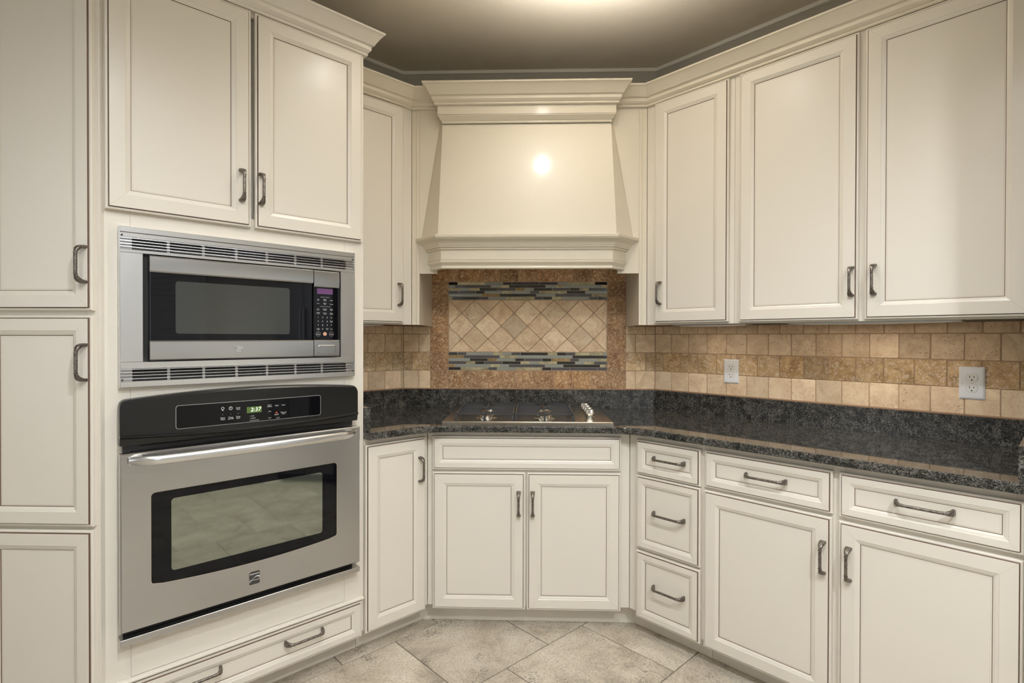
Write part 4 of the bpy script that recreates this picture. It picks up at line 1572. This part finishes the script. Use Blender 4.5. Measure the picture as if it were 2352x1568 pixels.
# control panel: arched top, bulging face, lip along the bottom
cols = []
us_ = [0, 0.0012, 0.003, 0.006, 0.010, 0.014, 0.018]
for s in [Sx0 + q_ for q_ in us_] + [Sx0 + 0.018 + (Sx1 - Sx0 - 0.036) * i / N for i in range(1, N)] + [Sx1 - q_ for q_ in reversed(us_)]:
    u = min(s - Sx0, Sx1 - s)
    rnd_c = 0.018 - math.sqrt(max(0.0, 0.018 ** 2 - max(0.0, 0.018 - u) ** 2)) if u < 0.018 else 0.0
    top = bow(s, 1.098, 1.117) - rnd_c
    wf = bow(s, 1.9565, 1.9420)
    lipz = bow(s, 0.9890, 0.9770)
    bot = 0.9620
    cols.append([(s, 1.990, top), (s, wf + 0.012, top), (s, wf + 0.004, top - 0.002), (s, wf, top - 0.007), (s, wf, 1.0400), (s, wf - 0.0005, lipz + 0.006), (s, wf - 0.0060, lipz + 0.002),
                 (s, wf - 0.0060, lipz - 0.001), (s, wf + 0.0015, lipz - 0.006), (s, wf + 0.0040, bot), (s, 1.990, bot)])
mb = MB()
mb.loft(cols)
cp = T.part('control_panel', mb, BLACK_PLASTIC, smooth=30, label='black curved control panel')


def on_curve(poly, off, name, mat, parent, thick=0.0005, label=None):
    """flat shape laid on the bulging panel face: strips following the curve"""
    xs_ = [p[0] for p in poly]
    lo, hi = min(xs_), max(xs_)
    m = MB()
    k = 14
    for i in range(k):
        a, b = lo + (hi - lo) * i / k, lo + (hi - lo) * (i + 1) / k
        pl = clip(clip(poly, 1, 0, b), -1, 0, -a)
        if len(pl) < 3:
            continue
        m.add([(p[0], bow(p[0], 1.9565, 1.9420) - off, p[1]) for p in pl], [tuple(range(len(pl)))])
    return T.part(name, m, mat, parent=parent, label=label)


on_curve(rrect(0.3870, 0.8540, 0.9985, 1.0730, 0.008), 0.0004, 'window_outline', GREY_LINE, cp)
gl = on_curve(rrect(0.3885, 0.8525, 1.0000, 1.0715, 0.007), 0.0008, 'glass_window', BLACK_GLASS, cp)
on_curve([(0.5940, 1.0300), (0.6420, 1.0300), (0.6420, 1.0510), (0.5940, 1.0510)], 0.0011, 'display', DISPLAY_GREEN, cp, label='green clock display')
wb = lambda s: bow(s, 1.9565, 1.9420) - 0.0012
T.put('digits', text_mesh('2:37', 0.0185, 0.0002, 1.05, DISPLAY_DIGIT, shear=0.15), (0.6225, wb(0.62) - 0.0002, 1.0405), parent=cp)
for body, s, z, size, mt in (('Cook\nTime', 0.567, 1.0490, 0.0060, PRINT), ('Select\nClean', 0.520, 1.0190, 0.0060, PRINT), ('Timer\nSet/Off', 0.544, 1.0190, 0.0060, PRINT), ('Delay\nStart', 0.567, 1.0190, 0.0060, PRINT),
                             ('Add 1\nMinute', 0.669, 1.0490, 0.0056, PRINT), ('Bake', 0.693, 1.0480, 0.0060, PRINT), ('Broil', 0.716, 1.0480, 0.0060, PRINT), ('Warm &\nHold', 0.716, 1.0200, 0.0058, PRINT),
                             ('STOP', 0.692, 1.0160, 0.0060, PRINT), ('OVEN', 0.6125, 1.0190, 0.0038, PRINT), ('PREHEAT', 0.6150, 1.0115, 0.0038, PRINT), ('DOOR LOCKED', 0.6195, 1.0040, 0.0038, PRINT), ('Controls\nLockout', 0.697, 1.0050, 0.0034, PRINT_DIM)):
    T.put('legend', text_mesh(body, size, 0.00015, 1.0, mt), (s, wb(s), z), parent=cp)
m = MB()
for s, z, a in ((0.669, 1.0290, 1), (0.669, 1.0070, -1)):
    for k in (-1, 1):
        m.add([(s + k * 0.0048, wb(s), z - 0.0022 * a), (s + k * 0.0048, wb(s), z - 0.0012 * a), (s, wb(s), z + 0.0026 * a), (s, wb(s), z + 0.0014 * a)], [(0, 1, 2, 3)])
T.part('arrow_keys', m, PRINT, parent=cp)
m = MB()
for s, z, r0, r1 in ((0.520, 1.0530, 0.0046, 0.0034), (0.544, 1.0515, 0.0056, 0.0042)):
    rings = [[(s + r * math.cos(a), y, z + r * math.sin(a)) for a in [2 * math.pi * k / 20 for k in range(20)]] for r, y in ((r0, wb(s)), (r0, wb(s) - 0.0002), (r1, wb(s) - 0.0002), (r1, wb(s)))]
    m.loft(rings, caps=False)
m.box(0.5180, 0.5220, wb(0.52) - 0.0002, wb(0.52), 1.0455, 1.0480)
m.box(0.5436, 0.5445, wb(0.544) - 0.0002, wb(0.544), 1.0512, 1.0548)
for s in (0.520, 0.544, 0.567):
    m.lathe([(0.0008, 0), (0.0008, -0.0002)], (s, wb(s), 1.0320), 'y', 8)
for z in (1.0190, 1.0115, 1.0040):
    m.lathe([(0.0008, 0), (0.0008, -0.0002)], (0.6040, wb(0.604), z), 'y', 8)
T.part('symbols', m, PRINT, parent=cp)
m = MB()
m.lathe([(0.0030, 0), (0.0030, -0.0002)], (0.692, wb(0.692), 1.0235), 'y', 14)
T.part('stop_dot', m, RED_PRINT, parent=cp)
# dark gap with vents below the panel
mb = MB()
mb.box(0.2560, 0.9980, 1.9840, 1.9950, 0.9400, 0.9620)
mb.box(0.3, 0.6, 1.9790, 1.9840, 0.9500, 0.9540)
mb.box(0.66, 0.95, 1.9790, 1.9840, 0.9500, 0.9540)
T.part('vent_gap', mb, DARK)
# chassis behind the door
mb = MB()
mb.box(0.2840, 0.9680, 1.9975, 2.45, 0.3800, 1.0950)
mb.box(0.2560, 0.9980, 1.9840, 1.9945, 0.3850, 0.4050)
T.part('chassis', mb, DARK)
# door slab with its window opening
dz0, dz1 = 0.4050, 0.9390
mb = MB()
Df = 1.9480
out = [(0.2450, dz0), (1.0130, dz0), (1.0130, dz1), (0.2450, dz1)]
wx0, wx1, wz1 = 0.3215, 0.9170, 0.8115
win = []
for cx, cz, a0 in ((wx1 - 0.012, wz1 - 0.012, 0), (wx0 + 0.012, wz1 - 0.012, 90)):
    for i in range(5):
        a = math.radians(a0 + 90 * i / 4)
        win.append((cx + 0.012 * math.cos(a), cz + 0.012 * math.sin(a)))
bz = lambda s: 0.5310 - 0.0150 * (1 - ((s - 0.619) / 0.2975) ** 2)
win.append((wx0, bz(wx0) + 0.010))
win.append((wx0 + 0.003, bz(wx0) + 0.003))
for i in range(1, 20):
    s = wx0 + (wx1 - wx0) * i / 20
    win.append((s, bz(s)))
win.append((wx1 - 0.003, bz(wx1) + 0.003))
win.append((wx1, bz(wx1) + 0.010))
# bridge face: outer rectangle to window outline by radial matching
cx, cz = 0.6190, 0.6720


def ray_rect(p):
    dx, dz = p[0] - cx, p[1] - cz
    ts = []
    if abs(dx) > 1e-9:
        ts.append(((out[1][0] if dx > 0 else out[0][0]) - cx) / dx)
    if abs(dz) > 1e-9:
        ts.append(((out[2][1] if dz > 0 else out[0][1]) - cz) / dz)
    t = min(ts)
    return (cx + dx * t, cz + dz * t)


outer = [ray_rect(p) for p in win]
# insert exact corners
corn = [out[2], out[3], out[0], out[1]]
W_, O_ = [], []
n = len(win)
ang = lambda p: math.atan2(p[1] - cz, p[0] - cx) % (2 * math.pi)
seq = [(ang(win[i]), win[i], outer[i]) for i in range(n)]
for c in corn:
    ac = ang(c)
    best = min(seq, key=lambda q: abs((q[0] - ac + math.pi) % (2 * math.pi) - math.pi))
    seq.append((ac, best[1], c))
seq.sort(key=lambda q: q[0])
n = len(seq)
mb = MB()
e = 0.003
ofront = [(min(max(q[2][0], out[0][0] + e), out[1][0] - e), Df, min(max(q[2][1], dz0 + e), dz1 - e)) for q in seq]
oedge = [(q[2][0], Df + e, q[2][1]) for q in seq]
oback = [(q[2][0], 1.983, q[2][1]) for q in seq]
wfront = [(q[1][0], Df, q[1][1]) for q in seq]
wback = [(q[1][0], Df + 0.006, q[1][1]) for q in seq]
rows = [wback, wfront, ofront, oedge, oback]
mb.loft(rows, caps=False)
mb.add(oback, [tuple(range(n))])
od = T.part('door', mb, [STEEL_H], smooth=25, label='brushed stainless oven door')
m = MB()
m.plate([(p[0] * 1.0, p[1]) for p in win], Df + 0.0012, Df + 0.0055)
T.part('door_glass', m, BLACK_GLASS, parent=od, label='black glass window surround')
m = MB()
ws = inset(win, -0.0012)
vv = [(p[0], Df - 0.0006, p[1]) for p in ws] + [(p[0], Df - 0.0006, p[1]) for p in win]
k = len(win)
m.add(vv, [(i, (i + 1) % k, k + (i + 1) % k, k + i) for i in range(k)])
T.part('window_edge', m, CHROME, parent=od)
m = MB()
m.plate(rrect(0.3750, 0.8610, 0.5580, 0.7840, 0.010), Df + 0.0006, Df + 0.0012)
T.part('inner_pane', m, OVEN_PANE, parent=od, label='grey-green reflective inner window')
# badge
m = MB()
m.plate(rrect(0.6010, 0.6375, 0.4395, 0.4860, 0.004), Df - 0.0018, Df, 0, 0.0006)
T.part('badge_rim', m, CHROME, parent=od)
m = MB()
m.plate(rrect(0.6020, 0.6365, 0.4405, 0.4850, 0.0035), Df - 0.0022, Df - 0.0012)
T.part('badge', m, flat('badge_charcoal', (0.05, 0.048, 0.044, 1), 0.3, 0.3), parent=od)
T.put('lettering', text_mesh('Kenmore', 0.0078, 0.0002, 1.0, PRINT, bold=0.00015), (0.61925, Df - 0.0024, 0.4765), parent=od)


def ribbon(pts, parent, name, mt, y):
    m = MB()
    for (a, b, w0), (c, d_, w1) in zip(pts[:-1], pts[1:]):
        m.add([(a, y, b - w0), (c, y, d_ - w1), (c, y, d_ + w1), (a, y, b + w0)], [(0, 1, 2, 3)])
    return T.part(name, m, mt, parent=parent)


ribbon([(0.6022, 0.4475, 0.0007), (0.6080, 0.4530, 0.0007), (0.6145, 0.4600, 0.0007), (0.6210, 0.4650, 0.0009), (0.6280, 0.4670, 0.0017), (0.6330, 0.4655, 0.0024), (0.6364, 0.4630, 0.0026)], od, 'swoosh', PRINT, Df - 0.0025)
ribbon([(0.6022, 0.4540, 0.0012), (0.6070, 0.4565, 0.0010), (0.6140, 0.4565, 0.0006), (0.6220, 0.4545, 0.0006), (0.6300, 0.4545, 0.0007), (0.6364, 0.4565, 0.0008)], od, 'swoosh', PRINT, Df - 0.00252)
# bowed handle
rings = []
hs0, hs1 = 0.2640, 0.9900
NH = 36
for i in range(NH + 1):
    t = i / NH
    s = hs0 + (hs1 - hs0) * t
    u = min(t, 1 - t) * (hs1 - hs0)
    q = 1 - (2 * t - 1) ** 2
    w = Df - 0.006 - 0.052 * min(1.0, (u / 0.055)) ** 0.6 * (0.62 + 0.38 * q)
    hh = 0.0150 * (0.62 + 0.38 * min(1, u / 0.03))
    zc = 0.9180
    th = 0.0075
    rings.append([(s, w + th, zc - hh + 0.003), (s, w + th * 0.3, zc - hh), (s, w - th * 0.4, zc - hh * 0.8), (s, w - th * 0.75, zc - hh * 0.2), (s, w - th * 0.75, zc + hh * 0.3),
                  (s, w - th * 0.3, zc + hh * 0.85), (s, w + th * 0.4, zc + hh), (s, w + th, zc + hh - 0.003)])
mb = MB()
mb.loft(rings)
for s0_, s1_ in ((hs0, hs0 + 0.035), (hs1 - 0.035, hs1)):
    mb.box(s0_, s1_, Df - 0.012, Df - 0.0002, 0.9080, 0.9280)
T.part('handle', mb, STEEL_TRIM, parent=od, smooth=45, label='bowed flat steel handle bar')
# lower trim strip
mb = MB()
mb.box(0.2445, 1.0155, 1.9530, 1.9955, 0.3650, 0.3840, 0, 0.0012)
T.part('lower_trim', mb, STEEL_H)

# ================================================================== COOKTOP
KX = -0.004
T = Thing('cooktop', 'stainless four-burner gas cooktop with black grates set in the granite', 'cooktop', 'C', (KX, 2.64, ZC1))
cx0, cx1, cy0, cy1 = -0.381, 0.373, 2.368, 2.900
zt = 0.9175
mb = MB()
poly = [(cx0, cy0), (cx1, cy0), (cx1, cy1), (cx0, cy1)]
ins1 = inset(poly, 0.002)
well = [(-0.335, 2.395), (0.212, 2.395), (0.212, 2.872), (-0.335, 2.872)]
well2 = inset(well, 0.006)
rows = [[(p[0], p[1], ZC1 + 0.0004) for p in poly], [(p[0], p[1], zt - 0.002) for p in poly], [(p[0], p[1], zt) for p in ins1],
        [(p[0], p[1], zt) for p in well], [(p[0], p[1], zt - 0.006) for p in well2]]
mb.loft(rows, caps=True)
T.part('pan', mb, STEEL_TOP)
for gx0, gx1 in ((-0.328, -0.064), (-0.058, 0.206)):
    gy0, gy1 = 2.402, 2.866
    gm = (gx0 + gx1) / 2
    for by in (2.515, 2.755):
        mb = MB()
        mb.lathe([(0.052, zt - 0.006), (0.052, zt - 0.003), (0.044, zt - 0.001), (0.040, zt + 0.001), (0.040, zt + 0.010), (0.037, zt + 0.012), (0.034, zt + 0.012)], (gm, by, 0), n=28)
        b = T.part('burner', mb, CHROME, smooth=35)
        mb = MB()
        mb.lathe([(0.030, zt + 0.0122), (0.031, zt + 0.014), (0.030, zt + 0.019), (0.026, zt + 0.021), (0.0, zt + 0.0215)][:-1], (gm, by, 0), n=24)
        T.part('burner_cap', mb, CAP, parent=b, smooth=35)
    gz1, gz0 = zt + 0.031, zt + 0.0235
    mb = MB()
    t = 0.007
    # side rails
    mb.box(gx0, gx0 + t, gy0, gy1, gz0, gz1, 0, 0.001)
    mb.box(gx1 - t, gx1, gy0, gy1, gz0, gz1, 0, 0.001)
    # rails across, slightly waisted
    for y in (2.425, 2.610, 2.664, 2.842):
        xa_, xb2 = gx0 + t, gx1 - t
        mb.prism([(xa_, y - 0.0025), ((xa_ + xb2) / 2, y - 0.004), (xb2, y - 0.0025), (xb2, y + 0.0025), ((xa_ + xb2) / 2, y + 0.004), (xa_, y + 0.0025)], gz0, gz1 - 0.001)
    # fore and aft bar
    for y0, y1 in ((gy0 - 0.001, 2.485), (2.548, 2.722), (2.790, gy1 + 0.001)):
        mb.box(gm - 0.0036, gm + 0.0036, y0, y1, gz0 + 0.001, gz1 + 0.004)
    # fingers reaching for the burners
    for by in (2.515, 2.755):
        for dy in (-0.046, 0.0, 0.046):
            for sg in (-1, 1):
                x_in = gm + sg * (0.036 if dy == 0 else 0.026)
                x_out = gx0 + t if sg < 0 else gx1 - t
                a, b = sorted((x_in, x_out))
                mb.prism([(a, by + dy - 0.0022), ((a + b) / 2, by + dy - 0.0042), (b, by + dy - 0.0022), (b, by + dy + 0.0022), ((a + b) / 2, by + dy + 0.0042), (a, by + dy + 0.0022)], gz0 + 0.0015, gz1 + (0.002 if dy == 0 else 0.0005))
    # feet
    for x in (gx0, gx1 - 0.010):
        for y in (gy0, gy1 - 0.010, 2.632):
            mb.box(x, x + 0.010, y, y + 0.010, zt - 0.0055, gz0)
    mb.box(gm - 0.0045, gm + 0.0045, gy0 - 0.001, gy0 + 0.008, zt - 0.0055, gz0 + 0.002)
    mb.box(gm - 0.0045, gm + 0.0045, gy1 - 0.008, gy1 + 0.001, zt - 0.0055, gz0 + 0.002)
    T.part('grate', mb, IRON, label='black cast iron grate')
for ky in (2.530, 2.608, 2.686, 2.764):
    kx = 0.289
    mb = MB()
    mb.lathe([(0.021, zt + 0.0003), (0.021, zt + 0.0035), (0.0165, zt + 0.0045), (0.0155, zt + 0.009)], (kx, ky, 0), n=24)
    k_ = T.part('knob', mb, CHROME, smooth=35)
    mb = MB()
    z0_, z1_, z2_ = zt + 0.009, zt + 0.017, zt + 0.0355
    ring = lambda w_, d_, z, r=0.3: [(kx + w_ * math.copysign(abs(math.cos(a)) ** 0.6, math.cos(a)), ky + d_ * math.copysign(abs(math.sin(a)) ** 0.6, math.sin(a)), z) for a in [2 * math.pi * i / 24 for i in range(24)]]
    mb.loft([ring(0.018, 0.018, z0_), ring(0.0225, 0.0220, z1_ - 0.003), ring(0.0225, 0.0220, z1_), ring(0.0205, 0.0120, z1_ + 0.002), ring(0.0180, 0.0095, z2_ - 0.001), ring(0.0165, 0.0080, z2_)])
    T.part('knob_grip', mb, CHROME, parent=k_, smooth=40)


# ================================================================== OUTLETS
def outlet(label, s0, s1, z0, z1):
    face = FL - 0.0006
    T = Thing('outlet', label, 'outlet', 'R', ((s0 + s1) / 2, face, (z0 + z1) / 2), group='white duplex outlets on the tile backsplash')
    mb = MB()
    t = 0.0062
    rows = []
    o = rrect(s0, s1, z0, z1, 0.003, 3)
    for d, y in ((0, face), (0, face - 0.0022), (0.0018, face - 0.0042), (0.0065, face - t + 0.0002), (0.0085, face - t)):
        q = rrect(s0 + d, s1 - d, z0 + d, z1 - d, 0.003, 3)
        rows.append([(p[0], y, p[1]) for p in q])
    mb.loft(rows)
    T.part('cover_plate', mb, PLATE, smooth=40)
    cx, cz = (s0 + s1) / 2, (z0 + z1) / 2
    for dz in (0.0195, -0.0195):
        c = cz + dz
        r, hh = 0.0172, 0.0140
        pts = []
        for a0 in (-1, 1):
            th = math.asin(hh / r)
            for i in range(9):
                a = (0 if a0 > 0 else math.pi) - th + 2 * th * i / 8
                pts.append((cx + r * math.cos(a), c + r * math.sin(a)))
        mb = MB()
        mb.plate([(p[0] + (p[0] - cx) * 0.03, p[1] + (p[1] - c) * 0.03) for p in pts], face - t - 0.0001, face - t + 0.001)
        T.part('receptacle_shadow', mb, GREY_LINE)
        mb = MB()
        mb.plate(pts, face - t - 0.0010, face - t + 0.001, 0, 0.0006)
        rc = T.part('receptacle', mb, RECEPT)
        mb = MB()
        for dx, h2 in ((-0.0063, 0.0042), (0.0063, 0.0034)):
            mb.box(cx + dx - 0.0010, cx + dx + 0.0010, face - t - 0.0012, face - t, c + 0.0035 - h2, c + 0.0035 + h2)
        arc = [(cx + 0.0026 * math.cos(a), c - 0.0085 + 0.0028 * math.sin(a)) for a in [math.pi * i / 8 for i in range(9)]]
        mb.plate([(cx - 0.0026, c - 0.0100)] + [(cx + 0.0026, c - 0.0100)] + arc, face - t - 0.0012, face - t)
        T.part('slot', mb, SLOT, parent=rc)
    mb = MB()
    mb.lathe([(0.0030, 0), (0.0030, -0.0007), (0.0022, -0.0012)], (cx, face - t, cz), 'y', 14)
    sc_ = T.part('screw', mb, RECEPT)
    mb = MB()
    mb.box(cx - 0.0022, cx + 0.0022, face - t - 0.0013, face - t - 0.0011, cz - 0.0004, cz + 0.0004)
    T.part('screw_slot', mb, GREY_LINE, parent=sc_)


outlet('smaller-looking white duplex outlet beneath the narrow wall cabinet, nearer the hood', -1.2265, -1.1520, 1.0660, 1.1840)
outlet('larger-looking white duplex outlet beneath the wide wall cabinet, near the right edge', -0.3200, -0.2455, 1.0635, 1.1840)


# ================================================================== UNDER-CABINET LIGHTS
def strip_light(label, F, s0, s1, power):
    w0, w1 = 2.365, 2.440
    T = Thing('under_cabinet_light', label, 'light', F, ((s0 + s1) / 2, (w0 + w1) / 2, 1.3480), group='slim lights under the wall cabinets')
    mb = MB()
    mb.box(s0, s1, w0, w1, 1.3475, 1.3580)
    T.part('housing', mb, LIGHT_BODY)
    rings = []
    for i in range(13):
        t = i / 12
        s = s0 + 0.004 + (s1 - s0 - 0.008) * t
        b = 1.3472 - 0.0042 * (1 - (2 * t - 1) ** 2) - 0.0008
        rings.append([(s, w0 + 0.004, 1.3475), (s, w0 + 0.012, b), (s, w1 - 0.012, b), (s, w1 - 0.004, 1.3475)])
    mb = MB()
    mb.loft(rings)
    T.part('lens', mb, LIGHT_LENS, smooth=50)
    p = f2w(F, (s0 + s1) / 2, (w0 + w1) / 2 - 0.01, 1.338)
    l = lamp('strip_lamp', 'AREA', p, power, (1.0, 0.84, 0.70), None, shape='RECTANGLE', size=(s1 - s0) * 0.7, size_y=0.03)
    l.rotation_euler = (0, 0, ANG[F])


strip_light('slim under-cabinet light below the narrow right wall cabinet', 'R', -1.375, -1.020, 0.42)
strip_light('longest under-cabinet light, below the wide right wall cabinet', 'R', -0.845, -0.285, 0.75)
strip_light('short visible under-cabinet light beside the oven tower', 'L', 1.075, 1.356, 0.10)

# recessed downlights in the ceiling; only the first is known, the others are added
CAN_LABELS = ['round recessed ceiling light in front of the range hood', 'added round recessed ceiling light near the pantry', 'added round recessed ceiling light near the right wall cabinets',
              'added round recessed ceiling light in the middle of the room', 'added round recessed ceiling light at the back right of the room']
for i, (x, y, p_) in enumerate(CANS):
    T = Thing('recessed_light', CAN_LABELS[i], 'light', 'C', (x, y, CEIL), group='recessed ceiling lights')
    mb = MB()
    rings = [[(x + r * math.cos(a), y + r * math.sin(a), z) for a in [2 * math.pi * k / 28 for k in range(28)]] for r, z in ((0.062, CEIL - 0.0005), (0.064, CEIL - 0.004), (0.090, CEIL - 0.003), (0.092, CEIL - 0.0005))]
    mb.loft(rings, caps=False)
    T.part('trim_ring', mb, WHITE_TRIM, smooth=40)
    mb = MB()
    mb.lathe([(0.061, CEIL - 0.003), (0.061, CEIL - 0.0004)], (x, y, 0), n=28)
    T.part('lens', mb, LAMP_GLASS)


# dark steel refrigerator standing on the right, outside the frame but mirrored in the oven glass
T = Thing('refrigerator', 'dark stainless refrigerator standing at the right end of the kitchen', 'refrigerator', 'C', (2.30, 0.85, 0))
mb = MB()
mb.box(1.98, 2.68, 0.52, 1.04, 0.02, 1.78)
T.part('body', mb, BLACK_PLASTIC)
for y0, y1, yh in ((0.525, 0.777, 0.765), (0.783, 1.035, 0.795)):
    mb = MB()
    mb.box(1.935, 1.979, y0, y1, 0.08, 1.77)
    d = T.part('door', mb, STEEL_V)
    mb = MB()
    mb.box(1.895, 1.912, yh - 0.008, yh + 0.008, 0.75, 1.55)
    mb.box(1.912, 1.9345, yh - 0.008, yh + 0.008, 0.77, 0.79)
    mb.box(1.912, 1.9345, yh - 0.008, yh + 0.008, 1.51, 1.53)
    T.part('handle', mb, CHROME, parent=d)
